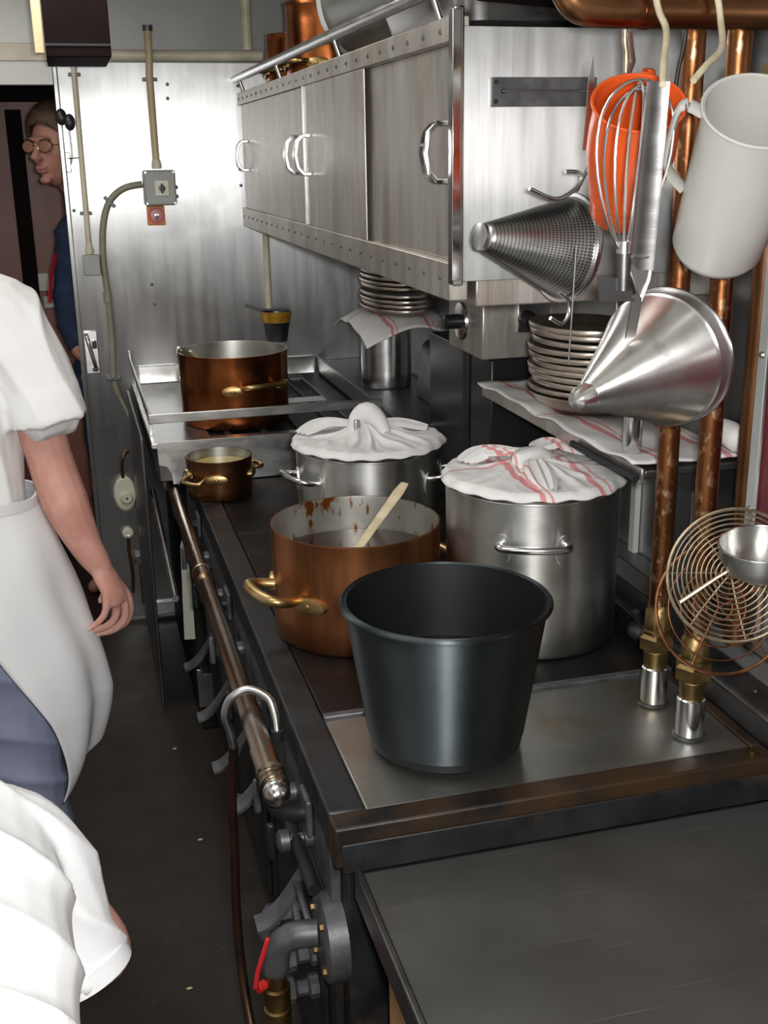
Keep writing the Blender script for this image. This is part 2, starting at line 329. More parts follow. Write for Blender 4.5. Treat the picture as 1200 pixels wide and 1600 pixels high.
B(.05, .09, 4.60, 5.30, 0, 2.34)
# unseen ceiling lamps and side window, added to go with the fill lights
for k, (y, l) in enumerate(((1.5, 1.3), (3.2, 1.0))):
    t = thing('ceiling_lamp', ['long strip lamp on the ceiling above the front of the aisle', 'shorter strip lamp on the ceiling towards the doorway'][k], 'lamp', (-.30, y, 2.29), 'strip lamps on the ceiling')
    B(-.47, -.13, y - l / 2 - .02, y + l / 2 + .02, 2.30, 2.34).build('housing', 'white_paint', t, .004)
    B(-.44, -.16, y - l / 2, y + l / 2, 2.285, 2.2995).build('diffuser', 'lamp', t, .004)
w = struct(B(-1.099, -1.085, -.85, .15, 1.05, 1.85).build('window_1', 'steel'))  # unseen window, added to go with the side fill
B(-1.084, -1.080, -.80, .10, 1.10, 1.80).build('pane', 'glass', w)

# doorway latch and hinge pieces on the panel edge
t = thing('door_latch', 'small chrome latch with two round black knobs on the panel edge', 'latch', (.02, 4.14, 1.60))
for (x, z) in ((.014, 1.832), (.040, 1.815)):
    MB(frame((x, 4.139, z), (0, -1, 0))).lathe([(.0, -.004), (.006, -.004), (.006, .010), (.016, .012), (.018, .018), (.012, .024), (0, .026)], 20, sy=1.5).build('knob', 'black_plastic', t)
MB().tube(smooth_path([(.036, 4.132, 1.80), (.038, 4.130, 1.72), (.034, 4.132, 1.69), (.030, 4.135, 1.685)]), .003).build('lever', 'steel', t)
B(.014, .032, 4.132, 4.145, 1.655, 1.72).build('plate', 'steel', t, .003)
MB().tube([(.022, 4.128, 1.70), (.058, 4.128, 1.702)], .002).build('pin', 'iron', t)
t = thing('lever_latch', 'chrome lever handle on a plate low on the steel back wall', 'handle', (.035, 4.148, .97))
B(.018, .066, 4.144, 4.1515, .965, 1.12).build('plate', 'steel', t, .003)
MB().tube(smooth_path([(.028, 4.140, 1.108), (.030, 4.118, 1.10), (.042, 4.112, 1.04), (.050, 4.118, 1.0), (.050, 4.14, .99)]), [.007] * 25).build('lever', 'chrome', t)
B(.045, .062, 4.138, 4.1435, 1.055, 1.085).build('lock_block', 'chrome', t, .002)
MB(frame((.05, 4.143, .985), (0, -1, 0))).lathe([(0, .0), (.010, 0), (.012, .008), (0, .012)], 16).build('screw', 'chrome', t)

# conduits, switch box and sockets on the back wall
def clip(parent, x, z, w=.04):
    B(x - w / 2, x + w / 2, 4.138, 4.1485, z - .006, z + .006).build('clip', 'iron_grey', parent, .002)
t = thing('conduit', 'thin cream conduit down to a small flat box beside the doorway', 'conduit', (.067, 4.138, 1.31))
MB().tube([(.069, 4.136, 2.02), (.066, 4.136, 1.41)], .0095, 12).build('pipe', 'cream', t)
lat([(0, 0), (.014, 0), (.016, .014), (.012, .024), (.010, .04), (0, .04)], (.066, 4.134, 1.384), 16).build('gland', 'cream', t)
clip(t, .069, 1.965); clip(t, .066, 1.52)
t = tag(B(.040, .098, 4.112, 4.149, 1.312, 1.383).build('junction_box', 'grey_plastic', None, .004), 'small flat grey box at the foot of the thin cream conduit', 'box')
t = thing('conduit', 'stained cream conduit running down to the grey switch box', 'conduit', (.315, 4.138, 1.66))
MB().tube([(.318, 4.130, 2.115), (.316, 4.118, 2.03), (.313, 4.132, 1.96), (.315, 4.134, 1.69)], .0125, 12).build('pipe', 'cream_brown', t)
lat([(0, 0), (.016, 0), (.018, .01), (.014, .03), (0, .03)], (.315, 4.128, 1.662), 16).build('gland', 'cream', t)
lat([(0, 0), (.016, 0), (.0165, .018), (0, .02)], (.318, 4.130, 2.10), 16).build('end_sleeve', 'iron_grey', t)
clip(t, .314, 1.95, .05)
t = thing('switch_box', 'grey plastic switch box with a black rotary switch on the back wall', 'switch', (.32, 4.12, 1.54))
B(.264, .372, 4.075, 4.149, 1.542, 1.658).build('housing', 'grey_plastic', t, .007)
B(.300, .346, 4.071, 4.0745, 1.574, 1.624).build('plate', 'white_plastic', t, .001)
MB(frame((.323, 4.071, 1.599), (0, -1, 0))).lathe([(.0, 0), (.011, 0), (.011, .008), (0, .009)], 20).build('dial', 'black_plastic', t)
B(.319, .327, 4.055, 4.064, 1.583, 1.614).build('switch_knob', 'black_plastic', t, .002)
for x in (.271, .365):
    for z in (1.549, 1.651): MB(frame((x, 4.0755, z), (0, -1, 0))).lathe([(0, 0), (.004, 0), (.004, .002), (0, .002)], 12).build('screw', 'steel', t)
for z in (1.57, 1.60): MB().tube([(.3722, 4.11, z), (.380, 4.11, z)], .006).build('side_plug', 'iron_grey', t)
t = thing('emergency_switch', 'square orange plate with a round red key switch below the grey box', 'switch', (.30, 4.13, 1.475))
B(.271, .331, 4.120, 4.149, 1.474, 1.540).build('plate', 'orange_plate', t, .003)
MB(frame((.302, 4.1195, 1.507), (0, -1, 0))).lathe([(.022, 0), (.028, 0), (.028, .007), (.022, .007)], 28, closed=True).build('ring', 'red', t)
MB(frame((.302, 4.1195, 1.507), (0, -1, 0))).lathe([(0, 0), (.0215, 0), (.0215, .004), (0, .006)], 28).build('button', 'pink', t)
MB(frame((.302, 4.1135, 1.507), (0, -1, 0))).lathe([(0, 0), (.008, 0), (.008, .006), (0, .007)], 16).build('key_barrel', 'chrome', t)
B(.2985, .3035, 4.100, 4.1065, 1.490, 1.507).build('key', 'iron_grey', t, .001)
t = thing('flexible_conduit', 'grey green cable bending from the switch box down the steel wall', 'conduit', (.16, 4.13, .49))
MB().tube(smooth_path([(.262, 4.132, 1.612), (.20, 4.132, 1.600), (.150, 4.132, 1.560), (.122, 4.132, 1.49), (.110, 4.134, 1.38), (.114, 4.136, 1.25), (.116, 4.136, 1.10), (.110, 4.136, .95), (.120, 4.137, .89)]), .0115, 12).build('cable', 'flex', t)
MB().tube(smooth_path([(.120, 4.137, .89), (.158, 4.139, .785), (.170, 4.139, .70), (.172, 4.139, .60), (.170, 4.139, .48)]), .0065, 10).build('thin_cable', 'flex', t)
lat([(.0, 0), (.015, 0), (.015, .035), (0, .035)], (.1135, 4.136, 1.215), 16).build('sleeve', 'flex', t)
for (x, z, a) in ((.148, 1.556, .8), (.110, .945, 0)):
    MB(frame((x, 4.128, z), (0, -1, 0), (math.cos(a), 0, -math.sin(a)))).box(-.024, .024, -.006, .006, -.018, .006).build('clip', 'iron_grey', t, .002)
t = thing('wall_socket', 'oval ivory plug socket low on the steel wall', 'socket', (.114, 4.13, .45))
MB(frame((.114, 4.149, .515), (0, -1, 0))).lathe([(0, 0), (.040, 0), (.042, .02), (.036, .030), (0, .032)], 32, sy=1.6).build('body', 'white_plastic', t)
MB(frame((.118, 4.1185, .505), (0, -1, 0))).lathe([(0, 0), (.022, 0), (.024, .012), (.018, .020), (0, .020)], 28).build('plug', 'white_plastic', t)
MB().tube(smooth_path([(.112, 4.128, .572), (.110, 4.128, .62), (.120, 4.13, .66), (.137, 4.145, .672)]), .006).build('cable', 'copper_dark', t)
MB(frame((.118, 4.098, .505), (0, -1, 0))).lathe([(0, 0), (.004, 0), (.003, .002), (0, .002)], 12).build('socket_hole', 'black_plastic', t)
t = thing('wall_socket', 'small round white button under the oval ivory socket', 'socket', (.112, 4.13, .34))
MB(frame((.112, 4.149, .359), (0, -1, 0))).lathe([(0, 0), (.020, 0), (.022, .012), (.016, .022), (0, .022)], 24).build('body', 'white_plastic', t)
B(.106, .124, 4.118, 4.1265, .345, .356).build('tab', 'chrome', t, .002)
MB().tube(smooth_path([(.112, 4.14, .337), (.110, 4.14, .28), (.116, 4.14, .20), (.112, 4.14, .12)]), .006).build('cable', 'copper_dark', t)
t = thing('pipe_valve', 'dark round tap on the wall under the small white button', 'valve', (.14, 4.14, .2))
MB(frame((.142, 4.149, .255), (0, -1, 0))).lathe([(0, 0), (.022, 0), (.022, .02), (.012, .024), (.012, .05), (0, .05)], 20).build('body', 'iron_grey', t)
MB().tube([(.15, 4.135, .23), (.15, 4.135, .075)], .008).build('pipe', 'brass_dull', t)
# screws on the wall panel
for k, (px, z) in enumerate(((.372, 1.935), (.612, 1.930), (.605, 1.655), (.605, 1.600), (.37, 1.89), (.27, 1.27), (.275, 1.20), (.027, 1.53))):
    MB(frame((px, 4.1495, z), (0, -1, 0))).lathe([(0, 0), (.006, 0), (.005, .003), (0, .004)], 10).build('screw', 'iron_grey', wb)

# dark box on the ceiling and the shelf above the doorway
t = thing('ceiling_box', 'dark brown box hanging from the ceiling near the doorway', 'box', (.075, 3.45, 1.955))
B(-.012, .160, 3.40, 3.75, 1.962, 2.335).build('body', 'brown_dark', t, .003)
B(-.012, .160, 3.397, 3.3995, 1.99, 1.996).build('seam', 'iron', t)
B(-.040, -.014, 3.40, 3.42, 1.97, 2.335).build('side_trim', 'cream_brown', t, .003)
t = thing('copper_kettle', 'dark copper vessel on the ledge over the doorway', 'pot', (-.19, 4.10, 2.06))
lat([(0, 0), (.06, 0), (.07, .02), (.07, .12), (.05, .14), (.0, .14)], (-.20, 4.22, 2.0601), 28).build('body', 'copper_dark', t)
lat([(0, 0), (.03, 0), (.04, .03), (.02, .05), (0, .05)], (-.10, 4.24, 2.0601), 20)

# ------------------------------------------------------------------ near range
X0, Y0, Y1, ZT = .281, 1.347, 3.185, .80
t = R1 = thing('kitchen_range', 'long black iron cooking range with a steel hotplate at its near end', 'range', (.63, 2.26, 0))
B(.305, .985, 1.385, Y1, .06, .735).build('body', 'iron', t, .004)
B(.33, .96, 1.42, Y1 - .03, .0, .06).build('plinth', 'iron', t)
# top: side bars, cooking plates and the front lip
B(X0, .337, 1.392, Y1, .742, ZT).build('front_edge_bar', 'iron', t, .004)
B(X0, .985, Y0, 1.390, .735, ZT).build('end_bar', 'iron_rust', t, .004)
B(X0 + .01, .985, Y0 - .004, Y0 - .001, .728, .775).build('end_strip', 'iron', t, .002)
B(.338, .965, 1.391, 1.672, .742, .796).build('hotplate', 'hotplate', t, .003)
B(.338, .985, 1.674, 1.69, .742, .802).build('cross_bar', 'iron_grey', t, .002)
for (a, b) in ((1.692, 2.188), (2.19, 2.688), (2.69, 3.183)):
    B(.338, .985, a, b, .742, .799).build('cooking_plate', 'iron_top', t, .003)
B(.966, .985, 1.391, 1.672, .742, .799).build('rear_bar', 'iron_rust', t, .003)
MB().lathe([(0, 0), (.009, 0), (.009, .005), (.004, .007), (0, .007)], 14, (.955, 1.37, ZT)).build('bolt', 'brass_dull', t)
# oven doors with latches on the front
for (a, b) in ((1.42, 1.96), (1.99, 2.55), (2.58, 3.15)):
    d = B(.290, .3045, a, b, .13, .60).build('oven_door', 'iron', t, .004)
    B(.282, .2895, a + .05, b - .05, .20, .53).build('raised_panel', 'iron', d, .004)
    MB().tube([(.289, a + .04, .56), (.262, a + .04, .56), (.262, a + .16, .56), (.289, a + .16, .56)], .006).build('door_handle', 'iron_grey', d)
    B(.276, .2895, b - .09, b - .02, .50, .57).build('hinge', 'iron_grey', d, .003)
    B(.288, .3045, a, b, .62, .73).build('valve_panel', 'iron_grey', t, .003)
# curved straps that hold the gas pipe
def strap(y, z, m='iron_grey', r=.10, parent=t):
    pts = [(.287 - r * math.sin(a) * .98, y, z - r * .62 * (1 - math.cos(a)) * 0 - r * (1 - math.sin(PI / 2 - a)) * .0 + r * (math.cos(a) - 1)) for a in [k * PI / 2 / 8 for k in range(9)]]
    pts = [(.287 - r * (1 - math.cos(a)), y, z - r * math.sin(a)) for a in [k * PI / 2 / 8 for k in range(9)]]
    return MB().bar(pts, .032, .005, (0, 1, 0)).build('curved_strap', m, parent)
def strap2(y, z, r=.085, w=.045):
    pts = [(.287 - r * math.sin(a), y, z - r + r * (1 - math.cos(a)) * -0 + r * math.cos(a)) for a in [k * PI / 2 / 8 for k in range(9)]]
    pts = [(.280 - r * a / (PI / 2), y, z - r * math.sin(a)) for a in [k * PI / 2 / 8 for k in range(9)]]
    return MB().tube(pts, 1.0, sec=[(-.003, -w / 2), (.003, -w / 2), (.003, w / 2), (-.003, w / 2)], up=(-.7, 0, .7)).build('curved_strap', 'iron_grey', t)
for (y, z) in ((1.60, .56), (1.90, .60), (2.20, .52), (2.52, .48), (2.86, .46)): strap2(y, z)
# gas pipe along the front and its valves
MB().tube([(.262, 1.42, .655), (.262, 3.15, .655)], .010).build('gas_pipe', 'iron', t)
for k, y in enumerate((1.56, 1.70, 2.05, 2.32, 2.66, 2.95)):
    v = MB(frame((.288, y, .655), (-1, 0, 0))).lathe([(0, 0), (.016, 0), (.016, .012), (.009, .014), (.009, .035), (.018, .038), (.018, .052), (.010, .058), (0, .058)], 18).build('gas_valve', 'iron_grey', t)
    B(.216, .229, y - .006, y + .006, .625, .690).build('lever', 'iron_grey' if k % 2 else 'iron', v, .004)
for (y, z) in ((1.50, .48), (1.52, .40), (1.66, .44), (1.72, .36), (2.10, .40)):
    v = MB(frame((.281, y, z), (-1, 0, 0))).lathe([(0, 0), (.020, 0), (.020, .014), (.013, .018), (.013, .034), (.022, .040), (.024, .056), (.014, .066), (0, .066)], 8).build('union_fitting', 'iron_grey', t)
# round flange, elbow and brass union low on the front, with the red lever
MB(frame((.304, 1.432, .560), (-1, 0, 0))).lathe([(0, 0), (.068, 0), (.068, .030), (.060, .034), (0, .034)], 32).build('flange', 'iron_grey', t)
for a in range(4):
    MB(frame((.270, 1.432 + .05 * math.cos(a * PI / 2 + .6), .56 + .05 * math.sin(a * PI / 2 + .6)), (-1, 0, 0))).lathe([(0, 0), (.007, 0), (.007, .005), (0, .006)], 6).build('bolt', 'brass_dull', t)
MB().tube(smooth_path([(.272, 1.445, .56), (.235, 1.455, .555), (.212, 1.462, .535), (.205, 1.465, .49)], 5), .021, 16).build('elbow', 'iron_grey', t)
u = lat([(0, 0), (.022, 0), (.022, .03), (.018, .032), (.018, .04), (.022, .042), (.022, .07), (.017, .072), (.017, .10), (0, .10)], (.205, 1.465, .39), 20).build('brass_union', 'brass_dull', t)
MB().tube([(.205, 1.465, .39), (.205, 1.465, .02)], .012).build('down_pipe', 'iron', u)
MB().tube([(.187, 1.462, .470), (.174, 1.455, .470)], .008).build('lever_hub', 'red', u)
MB().bar([(.170, 1.452, .472), (.176, 1.456, .50), (.196, 1.462, .555)], .008, .006, (0, 1, 0)).build('red_lever', 'red', u, .003)
# bracket tubes of the hand rail
for y in (1.56, 2.48, 3.10):
    MB().tube(smooth_path([(.284, y, .700), (.258, y, .705), (.234, y, .720), (.225, y, .762)], 5), .016, 14).build('rail_bracket', 'iron', t)
    B(.2755, .2855, y - .03, y + .03, .67, .735).build('bracket_plate', 'iron_grey', t, .003)
# narrow enamel guards on the front
t = tag(MB().prism([(.232, .66), (.226, .64), (.218, .352), (.250, .350), (.250, .52), (.246, .60)], 'y', 3.10, 3.106).build('enamel_guard', 'enamel', None, .001), 'tall narrow white enamel plate with chipped edge on the range front', 'plate')
t = tag(MB().prism([(.222, .40), (.222, .290), (.262, .290), (.262, .385), (.238, .385), (.236, .40)], 'y', 2.78, 2.786).build('enamel_guard', 'steel_bright', None, .001), 'short square pale metal plate low on the range front', 'plate')
# hand rail
t = thing('hand_rail', 'brown metal hand rail with ball end along the range front', 'rail', (.226, 2.3, .78))
MB().tube([(.226, 1.56, .780), (.226, 2.44, .780)], .0190, 20).build('tube', 'rail', t)
MB().tube([(.226, 2.47, .780), (.226, 3.36, .780)], .0175, 20).build('tube', 'rail', t)
AX = frame((.226, 1.56, .78), (0, -1, 0))
MB(AX).lathe([(.0, -.07), (.0215, -.07), (.0215, .0), (.0235, .001), (.0235, .006), (.0195, .010), (.0225, .018), (.0225, .028), (.0195, .034), (.0235, .036), (.0235, .043), (.018, .045), (.0, .045)], 24).build('collar', 'rail', t)
MB(AX).lathe([(.0, .045), (.017, .0455), (.0215, .056), (.0195, .070), (.012, .080), (0, .083)], 24).build('ball_end', 'steel_bright', t)
MB(frame((.226, 2.44, .78), (0, 1, 0))).lathe([(.0, -.02), (.024, -.02), (.024, -.012), (.0215, -.010), (.0215, .045), (.024, .047), (.024, .055), (0, .055)], 24).build('collar', 'rail', t)
MB(frame((.226, 3.30, .78), (0, 1, 0))).lathe([(0, -.03), (.024, -.03), (.026, .0), (.022, .02), (.026, .04), (.020, .07), (0, .075)], 20).build('end_collar', 'iron_grey', t)
# second, thinner rails beside it
for (x, z, y0) in ((.168, .70, 2.60),):
    t = tag(MB().tube([(x, y0, z - .02), (x + .01, 3.42, z + .02)], .009).build('towel_rail', 'steel', None), 'thin steel rail outside the far end of the hand rail', 'rail')
# poker hung over the rail
pk = thing('poker', 'brown iron poker hooked over the hand rail', 'poker', (.19, 1.9, .03))
hook = [(.262, 1.70, .772), (.263, 1.72, .795), (.256, 1.745, .815), (.226, 1.765, .826), (.196, 1.770, .812), (.184, 1.772, .780), (.192, 1.775, .745), (.196, 1.778, .715)]
MB().tube(smooth_path(hook), .0075, 12).build('hook', 'steel', pk)
MB().tube(smooth_path([(.196, 1.778, .715), (.190, 1.80, .60), (.188, 1.80, .48), (.185, 1.80, .36), (.186, 1.76, .22), (.200, 1.66, .09), (.215, 1.60, .015)]), .0085, 12).build('rod', 'poker', pk)
MB().lathe([(0, 0), (.011, 0), (.011, .02), (0, .02)], 12, (.262, 1.70, .757)).build('hook_tip', 'iron', pk)

# ------------------------------------------------------------------ far range
t = thing('kitchen_range', 'raised steel range with dark burner openings against the back wall', 'range', (.52, 3.66, 0))
B(.262, .86, 3.20, 4.13, .0, .79).build('body', 'iron', t, .004)
B(.187, .86, 3.19, 4.145, .809, .905).build('riser_body', 'steel_dark', t, .004)
B(.172, .345, 3.195, 4.145, .906, .922).build('top_plate', 'steel', t, .003)
B(.78, .845, 3.195, 4.145, .906, .922).build('top_plate', 'steel_dark', t, .003)
B(.346, .779, 3.62, 3.70, .906, .922).build('cross_bar', 'steel', t, .002)
B(.346, .779, 4.06, 4.145, .906, .922).build('cross_bar', 'steel', t, .002)
B(.346, .779, 3.195, 3.24, .906, .922).build('cross_bar', 'steel', t, .002)
for (a, b) in ((3.24, 3.62), (3.70, 4.06)):
    B(.346, .779, a + .001, b - .001, .906, .912).build('burner_well', 'iron', t)
    for i in range(4):
        x = .40 + .108 * i
        B(x - .009, x + .009, a + .003, b - .003, .9125, .9215).build('grate_bar', 'iron', t, .002)
f = MB().prism([(.187, .92), (.192, .928), (.86, .928), (.86, .802), (.225, .802), (.222, .835), (.210, .855), (.188, .862)], 'y', 3.182, 3.189).build('front_plate', 'steel', t, .001)
t = thing('guard_rail', 'flat steel guard bar around the raised far range', 'rail', (.50, 3.65, .92))
MB().bar([(.172, 4.146, 1.005), (.172, 3.20, 1.0), ], .006, .028, (0, 0, 1)).build('side_bar', 'steel', t, .002)
B(.169, .848, 3.172, 3.180, .985, 1.012).build('front_bar', 'steel', t, .002)
for (x, y) in ((.180, 3.30), (.180, 4.05), (.84, 3.176)):
    B(x - .005, x + .005, y - .004, y + .004, .923 if y > 3.2 else .93, .99).build('post', 'steel', t, .001)
B(.168, .176, 4.13, 4.149, .98, 1.04).build('wall_lug', 'steel', t, .002)
t = tag(MB().prism([(4.1495, .985), (4.132, .985), (4.128, .975), (4.118, .924), (4.1495, .924)], 'x', .20, .84).build('splash_strip', 'steel_bright', None, .001), 'low steel splash strip where the far range meets the wall', 'strip')
# tall steel end panel on the aisle side of the far range
t = tag(B(.150, .160, 3.36, 4.14, .02, .90).build('end_panel', 'steel_dark', None, .003), 'dark steel side panel on the aisle side of the far range', 'panel')

# ------------------------------------------------------------------ ledge behind the ranges, dark heater body, control box
t = thing('rear_ledge', 'dull steel ledge along the right wall behind the far range', 'ledge', (.98, 3.5, .80))
B(.862, 1.112, 2.98, 4.145, .80, .964).build('body', 'steel_dark', t, .003)
B(.850, .861, 2.98, 4.145, .93, .985).build('lip', 'steel_dark', t, .002)
B(.862, 1.112, 2.972, 2.979, .93, .972).build('end_strip', 'steel', t, .002)
t = tag(MB().prism([(1.02, .9655), (1.112, .9655), (1.112, 1.14), (1.055, 1.14), (1.04, 1.125)], 'y', 3.02, 3.40).build('steel_hood', 'steel_dark', None, .003), 'small sloping steel cover on the ledge beside the pot of plates', 'cover')
t = thing('heater', 'tall black heater body standing behind the stockpots', 'heater', (1.0, 2.7, .80))
B(.925, 1.110, 2.47, 2.95, .805, 1.236).build('body', 'black_gloss', t, .003)
B(.920, .9245, 2.62, 2.66, .805, 1.236).build('edge_strip', 'iron', t, .001)
t = thing('control_box', 'steel control box with a black knob under the wall cabinet', 'box', (1.0, 2.57, 1.24))
B(.897, 1.110, 2.455, 2.70, 1.240, 1.372).build('housing', 'steel_cab', t, .003)
MB(frame((.8965, 2.60, 1.312), (-1, 0, 0))).lathe([(0, 0), (.046, 0), (.044, .006), (.020, .010), (0, .010)], 28).build('dial_plate', 'steel_bright', t)
k_ = MB(frame((.886, 2.60, 1.312), (-1, 0, 0))).lathe([(0, 0), (.018, 0), (.017, .03), (.012, .034), (0, .034)], 20).build('knob', 'black_plastic', t)
B(.980, 1.06, 2.448, 2.4545, 1.30, 1.37).build('end_plate', 'steel', t, .002)
MB(frame((1.0, 2.448, 1.332), (0, -1, 0))).lathe([(0, 0), (.020, 0), (.020, .02), (.012, .03), (0, .03)], 20).build('button', 'black_plastic', t)
t = thing('gutter', 'steel ledge behind the hotplate at the foot of the right wall', 'ledge', (1.05, 1.9, .735))
MB().prism([(.990, .735), (1.111, .735), (1.111, .88), (1.06, .88), (1.045, .852), (1.0, .845), (.990, .835)], 'y', 1.20, 2.44).build('body', 'steel_dark', t, .003)
B(.9862, .9895, 1.20, 2.44, .80, .838).build('face_strip', 'steel_dark', t)
for y in (1.30, 1.47): MB(frame((1.02, y, .8485), (0, 0, 1))).lathe([(0, 0), (.006, 0), (.004, .004), (0, .004)], 10).build('screw', 'iron', t)

# bench in the foreground
t = thing('work_bench', 'scratched dark steel work bench in the foreground', 'bench', (.70, .95, 0))
B(.318, 1.115, .30, 1.340, .716, .728).build('bench_top', 'bench', t, .002)
B(.306, .317, .30, 1.340, .690, .738).build('edge_strip', 'steel_dark', t, .003)
B(.330, .342, .40, 1.31, .62, .714).build('apron_panel', 'steel_dark', t, .002)
B(.345, .36, .30, 1.305, .0, .615).build('side_frame', 'woodedge', t, .002)
B(.362, 1.11, 1.20, 1.30, .0, .70).build('inner_back', 'redwood', t)
B(.362, 1.11, .34, 1.19, .30, .315).build('inner_shelf', 'redwood', t)
t = tag(B(.352, .42, 1.312, 1.340, .02, .70).build('range_end_post', 'iron', None, .003), 'dark upright post between the bench and the range', 'post')

# ------------------------------------------------------------------ pots
def vessel(r0, r1, h, th=.003, curve=.012, rim=.002):
    """outer + inner wall profile of an open pot as one closed shell"""
    p = [(0, 0), (r0 - curve, 0), (r0 - curve * .3, curve * .3), (r0, curve)]
    for k in range(1, 6): p.append((r0 + (r1 - r0) * k / 5, curve + (h - curve - .004) * k / 5))
    p += [(r1 + rim, h - .002), (r1 + rim * .6, h), (r1 - th, h)]
    return p
def inner(r0, r1, h, th=.003): return [(r1 - th, h), (r1 - th - .0005, h - .004), (r0 - th, .012), (r0 - th - .01, .005), (0, .004)]
def loop_handle(o, a, r, z, w, out, rad, tilt=0.0, n=12):
    """bow handle: two ends on the wall at angle a +- , bowed outwards"""
    da = w / r / 2; c = V(o)
    def P(ang, rr, zz): return c + V((rr * math.cos(ang), rr * math.sin(ang), zz))
    pts = [P(a - da, r - .001, z), P(a - da, r + out * .55, z + tilt * .4), P(a - da * .80, r + out * .95, z + tilt * .9), P(a - da * .45, r + out, z + tilt), P(a, r + out, z + tilt),
           P(a + da * .45, r + out, z + tilt), P(a + da * .80, r + out * .95, z + tilt * .9), P(a + da, r + out * .55, z + tilt * .4), P(a + da, r - .001, z)]
    return MB().tube(smooth_path(pts, 4), rad, n), (P(a - da, r, z), P(a + da, r, z)), da
def flange(p, c, w, h, t=.004):
    d = V((p[0] - c[0], p[1] - c[1], 0)).normalized()
    return MB(frame((p[0], p[1], p[2]), d, (0, 0, 1))).lathe([(0, -.003), (1, -.003), (.95, t * .7), (.5, t), (0, t)], 20, sx=h / 2, sy=w / 2)

# black bucket
bc = (.510, 1.548, .797)
t = thing('bucket', 'black round container on the steel hotplate at the front', 'bucket', bc)
lat(vessel(.125, .158, .247, .004, .03, .007), bc, 72).build('body', 'bucket', t)
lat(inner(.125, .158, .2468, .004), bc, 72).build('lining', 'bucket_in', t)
lat([(.150, 0), (.1545, .001), (.150, .0015)], (bc[0], bc[1], bc[2] + .2475), 8)
MB().tube([(bc[0] + .161 * math.cos(a), bc[1] + .161 * math.sin(a), bc[2] + .2435) for a in [2 * PI * k / 72 for k in range(72)]], .0045, 10, closed=True).build('rolled_rim', 'bucket', t)
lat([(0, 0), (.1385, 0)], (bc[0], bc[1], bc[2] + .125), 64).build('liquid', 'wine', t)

# stockpots with cloths tied over the lids
def gathered_cloth(c, R, z, knot, seed, m, parent, folds=9, lift=.03):
    rnd = random.Random(seed); ph = [rnd.random() * 6.28 for _ in range(5)]
    hd = V(knot)
    def fn(u, v):
        a = 2 * PI * u; rr = v
        rad = R * rr
        wob = .35 + .65 * rr
        tw = a + .25 * rr * math.sin(2 * a + ph[1]) + .10 * math.sin(5 * a + 6 * rr + ph[2])
        rg = lambda q: 1 - 2 * abs(math.sin(q)) ** .7
        fold = rg(folds / 2 * tw + ph[0]) * .55 + rg(folds * tw + ph[2]) * .42 * rr + math.sin(3 * a + ph[3]) * .5 + .35 * NZ.noise(V((rad * 30 * math.cos(a), rad * 30 * math.sin(a), seed)))
        env = math.sin(PI * min(rr * 1.02, 1)) ** .8 if rr < 1 else 0
        base = z + .006 + .009 * (1 - rr) ** .9
        tent = lift * max(0, 1 - rr / .55) ** 1.6
        zz = base + tent + .0085 * fold * env * (1 - .35 * rr)
        cx = hd.x * (1 - rr) ** 1.5; cy = hd.y * (1 - rr) ** 1.5
        edge = 1 + (.012 * math.sin(7 * a + ph[4]) + .006 * math.sin(17 * a)) * rr
        if rr > .93: zz = z + .006 - (rr - .93) / .07 * .012 + .0015 * math.sin(19 * a)
        return (c[0] + cx + rad * edge * math.cos(a), c[1] + cy + rad * edge * math.sin(a), zz)
    b = MB().sheet(fn, 240, 30)
    return b.build('cloth', m, parent, 0, 180, .0025)

s1 = (.810, 1.930, .80)
t = thing('stockpot', 'tall steel stockpot with red striped cloth tied over the lid', 'stockpot', s1)
lat(vessel(.163, .166, .305, .003, .012, .003) + inner(.163, .166, .305), s1, 72).build('body', 'steel_pot', t)
lat([(0, .0), (.168, 0), (.170, .004), (.150, .010), (0, .014)], (s1[0], s1[1], s1[2] + .3055), 64).build('lid', 'steel', t)
for a in (math.atan2(-1.93, -.80) + .02, math.atan2(1.93, .80)):
    h, (p, q), da = loop_handle(s1, a, .165, .228, .115, .040, .0068, .004)
    hh = h.build('handle', 'steel_bright', t)
    for w in (p, q): flange((w[0], w[1], w[2] - .012), s1, .036, .062).build('flange', 'steel_pot', hh)
gathered_cloth(s1, .176, s1[2] + .318, (.0, .03, 0), 3, 'cloth', t, 8, .014)
t2 = MB().tube([(s1[0] - .035, s1[1] - .005, 1.124), (s1[0] - .03, s1[1] + .0, 1.146), (s1[0] + .01, s1[1] + .01, 1.150), (s1[0] + .032, s1[1] + .02, 1.142), (s1[0] + .036, s1[1] + .02, 1.124)], [.013, .016, .018, .016, .013], 14).build('cloth_knot', 'cloth', t)
B(s1[0] - .022, s1[0] - .006, s1[1] - .030, s1[1] - .018, 1.124, 1.150).build('lid_handle', 'enamel', t, .003)
def cloth_ear(c, pts, m, parent, w=.03):
    MB().tube(smooth_path(pts, 5), [w * (.6 + .4 * math.sin(PI * k / (5 * (len(pts) - 1)))) for k in range(5 * (len(pts) - 1) + 1)], sec=[(-.20, -1), (.0, -.6), (-.22, -.3), (.02, 0), (-.18, .35), (.0, .7), (-.22, 1), (-.14, 1), (.08, .7), (-.10, .35), (.10, 0), (-.14, -.3), (.08, -.6), (-.12, -1)], up=(0, 0, 1)).build('cloth_corner', m, parent, 0, 60)
cloth_ear(s1, [(s1[0] + .03, s1[1] + .05, 1.155), (s1[0] + .07, s1[1] + .07, 1.158), (s1[0] + .13, s1[1] + .05, 1.138)], 'cloth', t, .035)
